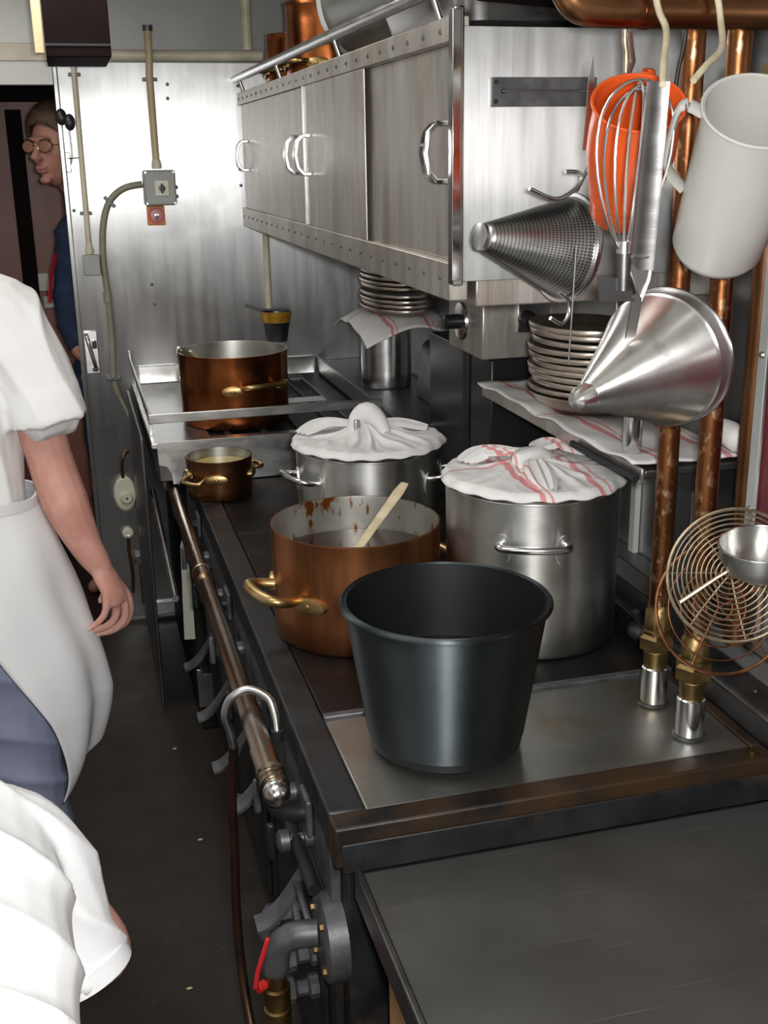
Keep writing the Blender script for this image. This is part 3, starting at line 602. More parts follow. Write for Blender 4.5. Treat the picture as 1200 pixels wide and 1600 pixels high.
cloth_ear(s1, [(s1[0] - .02, s1[1] + .04, 1.152), (s1[0] - .07, s1[1] + .08, 1.150), (s1[0] - .12, s1[1] + .06, 1.136)], 'cloth', t, .035)
cloth_ear(s1, [(s1[0] - .005, s1[1] - .02, 1.150), (s1[0] - .02, s1[1] - .08, 1.143), (s1[0] - .03, s1[1] - .14, 1.128)], 'cloth', t, .028)

s2 = (.622, 2.460, .80)
t = thing('stockpot', 'shallower steel stockpot with plain white cloth knotted on its lid', 'stockpot', s2)
lat(vessel(.163, .167, .262, .003, .012, .003) + inner(.163, .167, .262), s2, 72).build('body', 'steel_pot', t)
lat([(0, 0), (.170, 0), (.172, .004), (.15, .010), (0, .014)], (s2[0], s2[1], s2[2] + .2625), 64).build('lid', 'steel', t)
for a in (math.radians(196), math.radians(-32)):
    h, (p, q), da = loop_handle(s2, a, .166, .205, .105, .040, .0066, .010)
    hh = h.build('handle', 'steel_bright', t)
    for w in (p, q): flange((w[0], w[1], w[2] - .012), s2, .034, .058).build('flange', 'steel_pot', hh)
gathered_cloth(s2, .178, s2[2] + .276, (-.005, .01, 0), 11, 'cloth_plain', t, 11, .026)
MB().tube(smooth_path([(s2[0] - .03, s2[1] + .02, 1.085), (s2[0] - .02, s2[1] + .015, 1.118), (s2[0] + .0, s2[1] + .005, 1.136), (s2[0] + .022, s2[1] - .01, 1.120), (s2[0] + .035, s2[1] - .03, 1.092)], 4), [.013, .015, .017, .019, .021, .022, .023, .024, .024, .024, .023, .022, .020, .018, .016, .014, .012], 14).build('cloth_knot', 'cloth_plain', t)
B(s2[0] - .036, s2[0] - .022, s2[1] - .022, s2[1] - .008, 1.082, 1.125).build('lid_handle', 'steel', t, .003)
cloth_ear(s2, [(s2[0] - .03, s2[1] + .05, 1.105), (s2[0] - .09, s2[1] + .07, 1.108), (s2[0] - .15, s2[1] + .04, 1.092)], 'cloth_plain', t, .035)
cloth_ear(s2, [(s2[0] + .03, s2[1] + .03, 1.105), (s2[0] + .09, s2[1] + .04, 1.102), (s2[0] + .15, s2[1] + .02, 1.088)], 'cloth_plain', t, .035)

# near copper pot with spoon
c1 = (.488, 2.042, .80)
t = thing('copper_pot', 'large streaked copper pot with stained tin lining and brass handle', 'pot', c1)
lat(vessel(.164, .165, .221, .003, .010, .0005), c1, 72).build('body', 'copper_dull', t)
lat(inner(.164, .165, .2208), c1, 72).build('lining', 'tin_sauce', t)
lat([(0, 0), (.158, 0)], (c1[0], c1[1], c1[2] + .150), 64).build('sauce', 'sauce', t)
def brass_handle(c, a, r, z, w, out, parent, rad=.0105, tilt=.010):
    h, (p, q), da = loop_handle(c, a, r, z, w, out, rad, tilt, 12)
    hh = h.build('handle', 'brass', parent)
    for s, wv in ((-1, p), (1, q)):
        tdir = V((-math.sin(a), math.cos(a), 0)); d = V((wv[0] - c[0], wv[1] - c[1], 0)).normalized()
        pc = V(c) + (r) * V((math.cos(a + s * (da + .028 / r)), math.sin(a + s * (da + .028 / r)), 0)) + V((0, 0, z - .006))
        dd = V((pc.x - c[0], pc.y - c[1], 0)).normalized()
        f = MB(frame(pc, dd, dd.cross(V((0, 0, 1))))).lathe([(0, -.006), (1, -.006), (.9, .005), (.5, .008), (0, .008)], 20, sx=.028 + rad, sy=.009 + rad).build('flange', 'brass', hh)
        MB(frame(pc + dd * .0075, dd)).lathe([(0, 0), (.006, 0), (.004, .003), (0, .004)], 12).build('rivet', 'brass', hh)
brass_handle(c1, math.radians(196), .1655, .105, .105, .052, t)
brass_handle(c1, math.radians(16), .1655, .105, .105, .052, t)
def spoon(name, label, p0, p1, r, m):
    d = (V(p1) - V(p0)); n = 10
    pts = [V(p0) + d * k / n for k in range(n + 1)]
    rs = [r * (1.0 + .35 * (k / n) ** 4) for k in range(n)] + [r * .9]
    side = d.normalized().cross(V((0, 0, 1))).normalized(); upv = side.cross(d.normalized())
    return tag(MB().tube(pts, rs, sec=[(math.cos(a) * .5, math.sin(a) * 1.3) for a in [2 * PI * k / 12 for k in range(12)]], up=upv).build(name, m), label, 'spoon')
spoon('wooden_spoon', 'pale wooden spoon handle leaning in the near copper pot', (.440, 1.985, .935), (.605, 2.10, 1.068), .0085, 'wood')

# small copper pot of broth
c3 = (.345, 3.050, .80)
t = thing('copper_pot', 'small dark copper pot of yellow broth on the range', 'pot', c3)
lat(vessel(.086, .090, .113, .003, .006, .0005), c3, 56).build('body', 'copper_dark', t)
lat(inner(.086, .090, .1128), c3, 56).build('lining', 'tin', t)
lat([(0, 0), (.0835, 0)], (c3[0], c3[1], c3[2] + .088), 48).build('broth', 'soup', t)
brass_handle(c3, math.radians(222), .090, .072, .055, .034, t, .0055, -.012)
brass_handle(c3, math.radians(15), .090, .072, .050, .030, t, .0060, .0)

# far copper pot
c4 = (.450, 3.440, .922)
t = thing('copper_pot', 'tall shiny copper pot on the far range with ladles in it', 'pot', c4)
lat(vessel(.163, .166, .218, .003, .010, .0005), c4, 72).build('body', 'copper', t)
lat(inner(.163, .166, .2178), c4, 72).build('lining', 'tin', t)
lat([(0, 0), (.158, 0)], (c4[0], c4[1], c4[2] + .09), 64).build('stock', 'soup', t)
brass_handle(c4, math.radians(-68), .1665, .125, .125, .045, t, .0075, .012)
brass_handle(c4, math.radians(112), .1665, .125, .125, .045, t, .0075, .012)
t = thing('ladle', 'steel ladle with hooked end standing in the far copper pot', 'ladle', (.42, 3.44, .95))
MB().tube(smooth_path([(.436, 3.46, 1.03), (.345, 3.42, 1.11), (.300, 3.40, 1.150), (.288, 3.395, 1.160), (.280, 3.395, 1.155), (.277, 3.395, 1.14)]), .0055, 10).build('handle', 'steel', t)
MB().ball((.445, 3.465, 1.020), (.035, .035, .018)).build('bowl', 'steel', t)
spoon('wooden_spoon', 'short wooden spoon handle leaning in the far copper pot', (.40, 3.43, 1.04), (.318, 3.385, 1.150), .0075, 'wood')

# steel pot with cloth and silver platters on the ledge
s3 = (.978, 3.600, .9645)
t = thing('steel_pot', 'narrow steel pot standing on the ledge under the platters', 'pot', s3)
lat(vessel(.083, .084, .225, .003, .006, .001) + inner(.083, .084, .225), s3, 56).build('body', 'steel', t)
PLX, PLY, PLZ = 1.003, 3.555, 1.215
def drape(x, y):
    r = math.hypot((x - PLX) / .125, (y - PLY) / .20)
    return PLZ - .001 - max(0, r - .92) ** 1.3 * .09 - .006 * max(0, r - .8) * math.sin(9 * math.atan2(y - PLY, x - PLX))
t = tag(MB().sheet(lambda u, v: (PLX - .165 + u * .27, PLY - .25 + v * .47, drape(PLX - .165 + u * .27, PLY - .25 + v * .47)), 24, 30).build('folded_cloth', 'cloth', None, 0, 180, .003), 'white red striped cloth folded under the platters on the steel pot', 'cloth')
def platter(c, rx, ry, tilt, name, label, group, deep=.012):
    t = MB(M4.Translation(c) @ M4.Rotation(tilt, 4, 'Y')).lathe([(0, 0), (.72, 0), (.78, deep * .35), (.96, deep), (1.0, deep - .002), (1.012, deep + .0035), (1.0, deep + .008), (.955, deep + .006), (.78, deep * .35 + .003), (.72, .003), (0, .003)], 48, sx=rx, sy=ry)
    return tag(t.build(name, 'silver', None, 0, 50), label, 'platter', group)
ORD = ['topmost', 'second from top', 'third from top', 'fourth from top', 'fifth from top', 'sixth from top', 'seventh from top', 'eighth from top', 'ninth from top', 'lowest']
for k in range(9):
    platter((PLX + .004 * math.sin(k * 2.1) - .002, PLY + .006 * math.cos(k * 1.7), PLZ + .002 + k * .0152 + (.008 if k > 3 else 0)), .107, .19, 0.0, 'silver_platter', ORD[8 - k] + ' oval silver platter in the stack on the steel pot', 'platters stacked on the steel pot')
# small bucket hooked on the back wall
t = thing('small_pail', 'small grey pail with mustard residue hung on the back wall', 'pail', (.69, 4.08, 1.05))
sb = (.700, 4.085, 1.055)
lat([(0, 0), (.036, 0), (.054, .105), (.056, .107), (.054, .109), (.050, .107), (.034, .004), (0, .004)], sb, 32).build('body', 'steel_dark', t)
MB().lathe([(.0475, .070), (.0545, .107), (.0565, .109), (.0552, .104), (.0490, .070)], 32, sb, closed=True).build('residue', 'food', t)
MB().tube([(.590, 4.10, 1.188), (.640, 4.09, 1.170), (.75, 4.085, 1.164)], .0045).build('bail', 'steel_dark', t)

# ------------------------------------------------------------------ wall cabinet
t = thing('wall_cabinet', 'long steel wall cabinet with three sliding doors', 'cabinet', (.87, 3.0, 1.46))
B(.640, 1.112, 1.8225, 4.143, 1.500, 1.885).build('body', 'steel_cab', t)
r = B(.606, .639, 1.822, 4.145, 1.866, 1.905).build('top_rail', 'steel_cab', t, .002)
r2 = B(.606, .639, 1.822, 4.145, 1.462, 1.525).build('bottom_rail', 'steel_cab', t, .002)
for pr, zz in ((r, 1.884), (r2, 1.497)):
    b = MB()
    for k in range(25):
        b.M = frame((.6058, 1.87 + k * .093, zz), (-1, 0, 0)); b.lathe([(0, 0), (.0048, 0), (.003, .0022), (0, .0025)], 8)
    b.build('rivet_row', 'iron_grey', pr)
def bow_handle(parent, y, z, h=.092, x=.611, m='chrome'):
    pts = [(x, y, z - h / 2), (x - .020, y, z - h / 2), (x - .034, y, z - h / 2 + .014), (x - .040, y, z), (x - .034, y, z + h / 2 - .014), (x - .020, y, z + h / 2), (x, y, z + h / 2)]
    MB().bar(pts, .022, .009, (0, 1, 0)) if 0 else None
    q = MB().tube(pts, 1.0, sec=[(-.012, -.005), (.012, -.005), (.012, .005), (-.012, .005)], up=(0, 1, 0))
    return q.build('handle', m, parent, .002)
d = B(.6125, .625, 3.00, 4.10, 1.5255, 1.8655).build('sliding_door', 'steel_cab', t, .001); bow_handle(d, 3.985, 1.70); bow_handle(d, 3.085, 1.70)
d = B(.6085, .6120, 2.385, 3.010, 1.5255, 1.8655).build('sliding_door', 'steel_cab', t, .001); bow_handle(d, 2.935, 1.70, x=.6075)
B(.605, .608, 2.998, 3.012, 1.5255, 1.8655).build('door_edge', 'steel_bright', d)
d = B(.6225, .634, 1.835, 2.45, 1.5255, 1.8655).build('sliding_door', 'steel_cab', t, .001); bow_handle(d, 1.885, 1.70, x=.6215)
B(.603, .620, 1.790, 1.8215, 1.490, 1.915).build('corner_post', 'steel_bright', t, .003)
B(.598, .612, 1.784, 1.7895, 1.500, 1.91).build('corner_strip', 'chrome', t, .001)
B(.6205, 1.112, 1.798, 1.8055, 1.496, 1.887).build('end_panel', 'steel_wall', t, .001)
B(.650, 1.112, 1.812, 2.45, 1.452, 1.4995).build('under_panel', 'steel_cab', t, .002)
p = B(.665, .845, 1.7895, 1.7975, 1.768, 1.812).build('slot_plate', 'iron_grey', t, .001)
MB().tube([(.682, 1.782, 1.791), (.842, 1.782, 1.791)], .0016).build('slot_rod', 'steel_bright', p)
for x, z in ((.672, 1.776), (.672, 1.805), (.684, 1.791)): MB(frame((x, 1.7893, z), (0, -1, 0))).lathe([(0, 0), (.004, 0), (.003, .002), (0, .002)], 10).build('screw', 'iron', p)
# gallery rail on top of the cabinet
t = thing('gallery_rail', 'round steel rail along the top of the wall cabinet', 'rail', (.602, 3.0, 1.906))
MB().tube([(.600, 1.84, 1.950), (.600, 4.145, 1.950)], .0125, 16).build('tube', 'steel', t)
for y in (1.9, 2.62, 3.35, 4.05): MB().tube([(.602, y, 1.945), (.616, y, 1.9055)], .006).build('post', 'steel', t)
# pots stored on top of the cabinet
def tipped(c, axis, prof, n, name, m, parent): return MB(frame(c, axis)).lathe(prof, n).build(name, m, parent)
t = thing('copper_pot', 'broad copper pot with brass handle stored behind the cabinet rail', 'pot', (.76, 3.52, 1.906))
lat(vessel(.125, .125, .205, .003, .008, .001) + inner(.125, .125, .205), (.790, 3.50, 1.906), 48).build('body', 'copper', t)
brass_handle((.790, 3.50, 1.906), math.radians(206), .126, .05, .10, .034, t, .008, .0)
lat([(0, 0), (.128, 0), (.128, .008), (0, .03)], (.790, 3.50, 2.1115), 40).build('lid', 'copper', t)
t = thing('copper_pot', 'narrow copper pot stored on the cabinet against the back wall', 'pot', (.80, 3.86, 1.906))
lat(vessel(.11, .11, .16, .003, .03, .001) + inner(.11, .11, .16), (.775, 3.86, 1.906), 40).build('body', 'copper', t)
brass_handle((.775, 3.86, 1.906), math.radians(215), .111, .05, .09, .034, t, .007, .0)
t = thing('steel_tray', 'long dark steel roasting tin stored behind the cabinet rail', 'tray', (.80, 2.3, 1.906))
def rrect(x0, x1, y0, y1, z, r, n=5):
    out = []
    for (cx, cy, a0) in ((x1 - r, y1 - r, 0), (x0 + r, y1 - r, 90), (x0 + r, y0 + r, 180), (x1 - r, y0 + r, 270)):
        for k in range(n + 1):
            a = math.radians(a0 + 90 * k / n); out.append((cx + r * math.cos(a), cy + r * math.sin(a), z))
    return out
b = MB(); b.loft([rrect(.65, 1.07, 1.90, 2.34, 1.9065, .05), rrect(.630, 1.09, 1.88, 2.36, 1.965, .06), rrect(.625, 1.095, 1.875, 2.365, 1.970, .065), rrect(.638, 1.082, 1.888, 2.352, 1.967, .055), rrect(.658, 1.062, 1.908, 2.332, 1.912, .05)])
b.build('tin', 'steel', t)
t = thing('aluminium_pot', 'large pale aluminium pot lying on its side on the cabinet', 'pot', (.85, 2.9, 1.95))
AXm = frame((.815, 2.38, 2.062), (-.06, 1.0, .0))
MB(AXm).lathe([(0, 0), (.138, 0), (.146, .008), (.147, .53), (.156, .535), (.156, .541), (.144, .539), (.142, .01), (0, .006)], 48).build('body', 'tin', t)
t = tag(MB().prism([(.66, 1.93), (1.11, 1.90), (1.11, 2.335), (.70, 2.335), (.66, 2.10)], 'y', 1.64, 1.86).build('duct_box', 'brown_dark', None, .004), 'dark duct box above the near end of the wall cabinet', 'duct')

# ------------------------------------------------------------------ shelf under the cabinet end
t = thing('plate_shelf', 'narrow steel shelf on the right wall holding dishes', 'shelf', (1.0, 2.05, 1.16))
B(.900, 1.111, 1.66, 2.445, 1.172, 1.184).build('board', 'steel_dark', t, .002)
B(.893, .8995, 1.66, 2.445, 1.160, 1.188).build('edge_strip', 'steel_cab', t, .002)
for y in (1.70, 2.38): MB().prism([(.95, 1.1715), (1.111, 1.1715), (1.111, 1.06)], 'y', y, y + .006).build('bracket', 'steel_dark', t)
MB().tube([(.884, 1.66, 1.172), (.884, 1.92, 1.172)], .006).build('front_rod', 'iron', t)
def drape2(u, v):
    x = .880 + u * .225; y = 1.67 + v * .77
    e = max(0, (.905 - x)) / .025
    return (x, y, 1.1905 + .004 * math.sin(23 * y) * math.sin(31 * x) ** 2 + .006 * (.5 + .5 * math.sin(40 * y + 3 * x)) * max(0, 1 - u * 2.2) - .0 * e)
t = tag(MB().sheet(drape2, 16, 50).build('folded_cloth', 'cloth', None, 0, 180, .003), 'striped white cloth spread along the narrow shelf', 'cloth')
t = tag(MB().tube(smooth_path([(1.085, 1.665, 1.215), (1.088, 1.72, 1.222), (1.085, 1.80, 1.215)], 6), [.006, .018, .022, .023, .023, .023, .023, .023, .022, .022, .018, .010, .006], 14).build('rolled_cloth', 'cloth_plain', None), 'rolled white cloth at the near end of the shelf', 'cloth')
for k in range(10):
    platter((.990 + .004 * math.sin(k * 1.9), 2.10 + .006 * math.cos(k * 2.3), 1.2275 + k * .0138), .108, .135, .03 * math.sin(k), 'silver_platter', ORD[9 - k] + ' round silver dish in the stack on the narrow shelf', 'dishes stacked on the shelf')
t = tag(lat([(0, 0), (.06, 0), (.095, .018), (.113, .040), (.115, .0405), (.092, .020), (.058, .003), (0, .003)], (.990, 2.10, 1.1955), 48, sy=1.25).build('silver_bowl', 'silver'), 'silver bowl at the bottom of the stack on the shelf', 'bowl')
t = tag(lat([(0, 0), (.0155, 0), (.0165, .003), (.0165, .12), (.014, .124), (0, .124)], (.915, 1.74, 1.196), 24).build('steel_beaker', 'steel_bright'), 'narrow steel tube standing on the shelf behind the big cone strainer', 'tube')

# ------------------------------------------------------------------ copper pipes
def riser(x, y, label, m, ztop):
    t = thing('copper_pipe', label, 'pipe', (x, y, .797), 'upright copper pipes')
    lat([(0, 0), (.026, 0), (.027, .003), (.022, .006), (0, .006)], (x, y, .7965), 24).build('flange', 'steel_dark', t)
    lat([(0, .0), (.0225, .0), (.0225, .062), (.0205, .064), (0, .064)], (x, y, .803), 28).build('steel_sleeve', 'steel_bright', t)
    lat([(0, 0), (.019, 0), (.021, .028), (.018, .032), (.018, .034), (0, .034)], (x, y, .867), 24).build('nipple', 'brass_dull', t)
    lat([(0, 0), (.024, 0), (.031, .005), (.031, .024), (.024, .030), (0, .030)], (x, y, .898), 6).build('union_nut', 'brass_dull', t)
    lat([(0, 0), (.024, 0), (.025, .006), (.022, .008), (.022, .038), (.0185, .042), (.0185, .052), (0, .052)], (x, y, .928), 8).build('upper_nut', 'brass_dull', t)
    MB().tube([(x, y, .972), (x, y, ztop)], .0168, 24).build('tube', m, t)
riser(.891, 1.572, 'copper pipe rising from the hotplate farther from the bench', 'pipe', 2.33)
riser(.891, 1.452, 'copper pipe rising from the hotplate nearer the bench', 'pipe', 2.33)
t = thing('copper_pipe', 'thick horizontal copper pipe with an elbow across the top', 'pipe', (.85, 1.400, 1.84))
MB().tube(smooth_path([(.612, 1.402, 2.02), (.612, 1.402, 1.93), (.616, 1.402, 1.893), (.634, 1.402, 1.871), (.668, 1.402, 1.866), (.72, 1.402, 1.866)], 6), .0215, 24).build('elbow', 'pipe_clean', t)
MB().tube([(.72, 1.402, 1.866), (1.115, 1.402, 1.866)], .0215, 24).build('tube', 'pipe_clean', t)
for x in (.715, .99): MB().tube([(x, 1.402, 1.866), (x + .012, 1.402, 1.866)], .0228, 24).build('joint', 'pipe', t)
t = tag(MB().tube(smooth_path([(.985, 1.53, 1.80), (1.02, 1.53, 1.80), (1.06, 1.53, 1.82), (1.115, 1.53, 1.83)], 5), .016, 16).build('branch_pipe', 'brass_dull'), 'short curved brass branch pipe behind the milky jug', 'pipe')
t = tag(MB().tube([(1.045, 1.58, .886), (1.045, 1.58, 2.33)], .020, 16).build('back_pipe', 'copper_dark'), 'dark pipe upright against the wall behind the copper pipes', 'pipe')
t = tag(MB().tube([(.765, 1.47, 1.90), (.765, 1.47, 2.3)], .0115, 14).build('stub_pipe', 'copper_dark'), 'thin dark pipe end above the horizontal copper pipe', 'pipe')

# ------------------------------------------------------------------ framed panel on the right wall
t = thing('framed_panel', 'maroon panel in a grey riveted metal frame at the right edge', 'panel', (1.0, 1.2, 1.09))
B(1.0035, 1.016, .72, 1.488, 1.098, 1.62).build('panel', 'maroon', t)
for nm, a in (('frame_bar', (.999, 1.016, 1.4885, 1.513, 1.08, 1.64)), ('frame_bar', (.999, 1.0034, .70, 1.488, 1.080, 1.115)), ('frame_bar', (.999, 1.0034, .70, 1.488, 1.61, 1.64))):
    B(*a).build(nm, 'grey_plastic', t, .002)
B(1.0165, 1.119, .70, 1.510, 1.08, 1.64).build('back_box', 'steel_dark', t)
for (y, z) in ((1.50, 1.155), (1.47, 1.097), (1.50, 1.40), (1.30, 1.097), (1.50, 1.58)):
    MB(frame((.9985, y, z), (-1, 0, 0))).lathe([(0, 0), (.006, 0), (.004, .004), (0, .0045)], 12).build('rivet', 'steel', t)
B(1.000, 1.0033, 1.483, 1.488, 1.115, 1.61).build('inner_bead', 'steel_bright', t)

# ------------------------------------------------------------------ hanging utensils
# fine conical strainer behind (axis to the left)
t = thing('conical_strainer', 'perforated truncated cone strainer hanging against the cabinet end', 'strainer', (.70, 1.68, 1.50))
tip = V((.600, 1.655, 1.578)); rim = V((.757, 1.690, 1.553)); ax = (tip - rim); L = ax.length
b = MB(frame(rim, ax, (0, 0, 1)))
n, mm = 64, 12; vs = []; 
for i in range(mm + 1):
    r = .080 + (.019 - .080) * i / mm
    vs += [(r * math.cos(2 * PI * k / n), r * math.sin(2 * PI * k / n), L * i / mm) for k in range(n)]
b.add(vs, [(i * n + k, i * n + (k + 1) % n, (i + 1) * n + (k + 1) % n, (i + 1) * n + k) for i in range(mm) for k in range(n)])
o = b.build('cone', 'perforated', t, 0, 60, .001)
uvl = o.data.uv_layers.new(name='holes')
for p_ in o.data.polygons:
    i, k = divmod(p_.index, n)
    for li, (uu, vv) in zip(p_.loop_indices, ((k, i), (k + 1, i), (k + 1, i + 1), (k, i + 1))):
        uvl.data[li].uv = (uu * 1.5, vv * 2.5)
MB(frame(rim, ax, (0, 0, 1))).lathe([(.079, -.004), (.084, -.004), (.085, 0), (.084, .004), (.079, .004)], 56, closed=True).build('rim', 'steel_bright', t)
MB(frame(tip, ax, (0, 0, 1))).lathe([(0, 0), (.019, 0), (.0205, -.003), (.0205, .003), (.018, .004), (0, .004)], 32).build('nose_cap', 'steel', t)
MB().tube(smooth_path([(.655, 1.600, 1.648), (.700, 1.61, 1.632), (.735, 1.625, 1.642), (.752, 1.635, 1.656), (.748, 1.635, 1.668), (.725, 1.632, 1.670)]), .0032, 10).build('top_hook', 'steel_bright', t)
MB().tube(smooth_path([(.713, 1.615, 1.494), (.733, 1.625, 1.480), (.735, 1.625, 1.460), (.722, 1.62, 1.446), (.700, 1.615, 1.456)]), .0032, 10).build('lower_hook', 'steel_bright', t)
MB().tube([(.770, 1.69, 1.64), (.755, 1.55, 1.74), (.735, 1.45, 1.81), (.715, 1.425, 1.845)], .0035, 8).build('hanging_rod', 'steel', t)

# big polished conical strainer in front
t = thing('conical_strainer', 'large polished steel cone strainer hanging by its long flat handle', 'strainer', (.775, 1.36, 1.33))
rim = V((.768, 1.372, 1.432)); tip = V((.583, 1.262, 1.405))
ax = tip - rim; L = ax.length; FR = frame(rim, ax, (0, 0, 1))
MB(FR).lathe([(.0915, -.003), (.0915, .022), (.089, .0235), (.088, .025), (.018, L - .028), (.0165, L - .027), (.0155, L - .010), (.012, L - .003), (.004, L), (0, L), (0, L - .003), (.010, L - .006), (.0145, L - .027), (.086, .024), (.0895, .0)], 72).build('cone', 'steel_cone', t)
MB(FR).tube([(.0925 * math.cos(a), .0925 * math.sin(a), -.003) for a in [2 * PI * k / 72 for k in range(72)]], .0026, 8, closed=True).build('rolled_rim', 'steel_bright', t)
h0 = V((.661, 1.260, 1.562)); h1 = V((.648, 1.215, 1.772))
hb = MB().tube([h0, h0 + (h1 - h0) * .5, h1], [1.0, .94, .82], sec=[(-.0155, .001), (-.015, -.004), (-.010, -.002), (.010, -.002), (.015, -.004), (.0155, .001), (.010, .001), (-.010, .001)], up=(1, -.25, 0)).build('handle', 'steel', t)
MB().tube([h0 + V((-.016, 0, .004)), h0 + V((-.010, -.003, -.012)), h0 + V((.001, -.004, -.038)), h0 + V((.012, -.002, -.012)), h0 + V((.016, 0, .02))], .0018, 8).build('bent_end', 'steel_bright', hb)
MB().prism([(-.0155, .004), (.0155, .004), (.001, -.036)], 'y', -.0012, .0008)
bb = MB(M4.Translation(h0)); bb.prism([(-.0155, .006), (.0155, .006), (.012, -.012), (.001, -.036), (-.011, -.012)], 'y', -.001, .001); bb.build('end_plate', 'steel', hb)
bb = MB(M4.Translation(h0 + V((-.014, .004, -.012)))); bb.prism([(0, 0), (-.040, .006), (-.036, -.024), (.012, -.026)], 'y', -.001, .001); bb.build('folded_tab', 'steel_dark', hb)
MB().bar([h0 + V((.0, .003, -.030)), h0 + V((.006, .022, -.062)), h0 + V((.012, .040, -.088))], .014, .003, (0, 1, 0)).build('bracket', 'steel', hb)
B(h0.x - .001, h0.x + .004, h0.y - .0065, h0.y - .003, h0.z + .022, h0.z + .036).build('slot', 'iron', hb)
MB().tube([h0 + V((-.013, -.005, .016)), h0 + V((0, -.007, .0145)), h0 + V((.013, -.005, .016))], .0016, 8).build('weld_bead', 'steel_bright', hb)

# whisk, handle down
t = thing('whisk', 'steel balloon whisk hanging in front of the orange jug', 'whisk', (.72, 1.24, 1.46))
hx, hy, hz = .640, 1.262, 1.560
MB().tube([(hx + .001, hy, hz - .022), (hx, hy, hz + .030)], [.0080, .0085], 14).build('handle', 'steel_dark', t)
up = V((.05, -.004, 1)).normalized()
for k, (w, ang, hh) in enumerate(((.078, 4, .205), (.062, 42, .198), (.050, 92, .202), (.066, 142, .194))):
    a = math.radians(ang); sd = V((math.cos(a), math.sin(a) * .40, 0)); base = V((hx, hy, hz + .012)); pts = []
    for j in range(25):
        s_ = j / 24 * PI
        prof = math.sin(s_) ; wid = -math.cos(s_) * (math.sin(s_) ** .55 if prof > 0 else 0)
        pts.append(base + up * (hh * prof ** .75 if prof > 0 else 0) + sd * (w * wid * 1.05) )
    MB().tube(pts, .0017, 8).build('wire_loop', 'steel_bright', t)
MB().tube([(hx, hy, hz + .022), (hx, hy, hz + .036)], .0098, 14).build('ferrule', 'steel', t)

# orange jug and milky jug
def jug(name, label, base, top, prof, m, th, hand, n=56):
    ax = V(top) - V(base); H = ax.length; FRm = frame(base, ax, (1, 0, 0))
    t = thing(name, label, 'jug', base)
    outer = [(0, 0)] + [(r, z * H) for r, z in prof]; inn = [(r - th, z * H) for r, z in reversed(prof) if z > .02]
    MB(FRm).lathe(outer + inn + [(0, th)], n).build('body', m, t)
    r1 = prof[-1][0]
    MB(FRm).tube([((r1 + .0005) * math.cos(a), (r1 + .0005) * math.sin(a), H) for a in [2 * PI * k / n for k in range(n)]], th * .8, 8, closed=True).build('rim', m, t)
    if hand:
        a, w, secw = hand; d = V((math.cos(a), math.sin(a), 0)); pts = [d * (prof[-2][0] - .001) + V((0, 0, H * .93)), d * (r1 + w * .8) + V((0, 0, H * .95)), d * (r1 + w) + V((0, 0, H * .80)), d * (r1 + w * .85) + V((0, 0, H * .55)), d * (prof[2][0] + .004) + V((0, 0, H * .42))]
        MB(FRm).tube(smooth_path(pts, 6), secw, 10, sec=[(math.cos(q) * .5, math.sin(q) * 1.3) for q in [2 * PI * k / 10 for k in range(10)]], up=d.cross(V((0, 0, 1))).cross(V((0, 0, 1)))).build('handle', m, t)
    return t, FRm, H
t, FRm, H = jug('orange_jug', 'orange plastic jug hanging from the copper pipe', (.738, 1.475, 1.614), (.705, 1.370, 1.756), [(.037, 0), (.041, .03), (.043, .12), (.0435, .13), (.043, .15), (.046, .2), (.0465, .21), (.046, .23), (.054, .45), (.0575, .6), (.0575, .78), (.0555, .92), (.058, 1.0)], 'orange', .0022, (math.radians(60), .03, .007))
t, FRm, H = jug('milky_jug', 'large milky plastic jug hanging beside the orange jug', (.806, 1.335, 1.572), (.768, 1.200, 1.740), [(.042, 0), (.052, .02), (.0575, .07), (.0595, .4), (.061, .7), (.062, .93), (.0635, 1.0)], 'milky', .0025, (math.radians(150), .026, .0085))
# cords and hooks on the pipe
def cord(label, pts, r=.0042, m='rope'):
    return tag(MB().tube(smooth_path(pts), r, 10).build('hanging_cord', m), label, 'cord', 'cords over the copper pipe')
cord('pale cord from the copper pipe down to the whisk', [(.718, 1.402, 1.894), (.718, 1.374, 1.888), (.722, 1.362, 1.86), (.716, 1.33, 1.835), (.672, 1.25, 1.790), (.652, 1.212, 1.768)])
cord('pale cord from the copper pipe down to the milky jug handle', [(.800, 1.402, 1.896), (.803, 1.372, 1.885), (.806, 1.36, 1.85), (.780, 1.31, 1.815), (.738, 1.27, 1.793), (.712, 1.252, 1.775)])
cord('dark rod hanging behind the orange jug', [(.722, 1.45, 1.90), (.724, 1.455, 1.84), (.728, 1.457, 1.82), (.729, 1.458, 1.797)], .0038, 'wire')
cord('thin black cord hanging behind the whisk', [(.815, 1.46, 1.90), (.815, 1.462, 1.84), (.812, 1.47, 1.80), (.811, 1.475, 1.76)], .0030, 'iron')
t = tag(MB().tube([(.684, 1.475, 1.70), (.688, 1.475, 1.79), (.689, 1.475, 1.818)], [.0045, .004, .0008], sec=[(-1, -.3), (1, -.3), (1, .3), (-1, .3)], up=(1, 0, 0)).build('knife_blade', 'steel_bright'), 'pointed steel blade sticking up behind the orange jug', 'knife')
t = tag(MB().tube([(.694, 1.53, 1.40), (.697, 1.53, 1.48), (.700, 1.53, 1.57)], .0016, 8).build('thin_rod', 'iron_grey'), 'thin steel rod hanging behind the big cone strainer', 'rod')
t = tag(MB().prism([(.735, 1.38), (.775, 1.38), (.772, 1.575), (.738, 1.575)], 'y', 1.470, 1.474).build('scraper_blade', 'steel_dark', None, .002), 'flat steel scraper hanging behind the whisk', 'scraper')

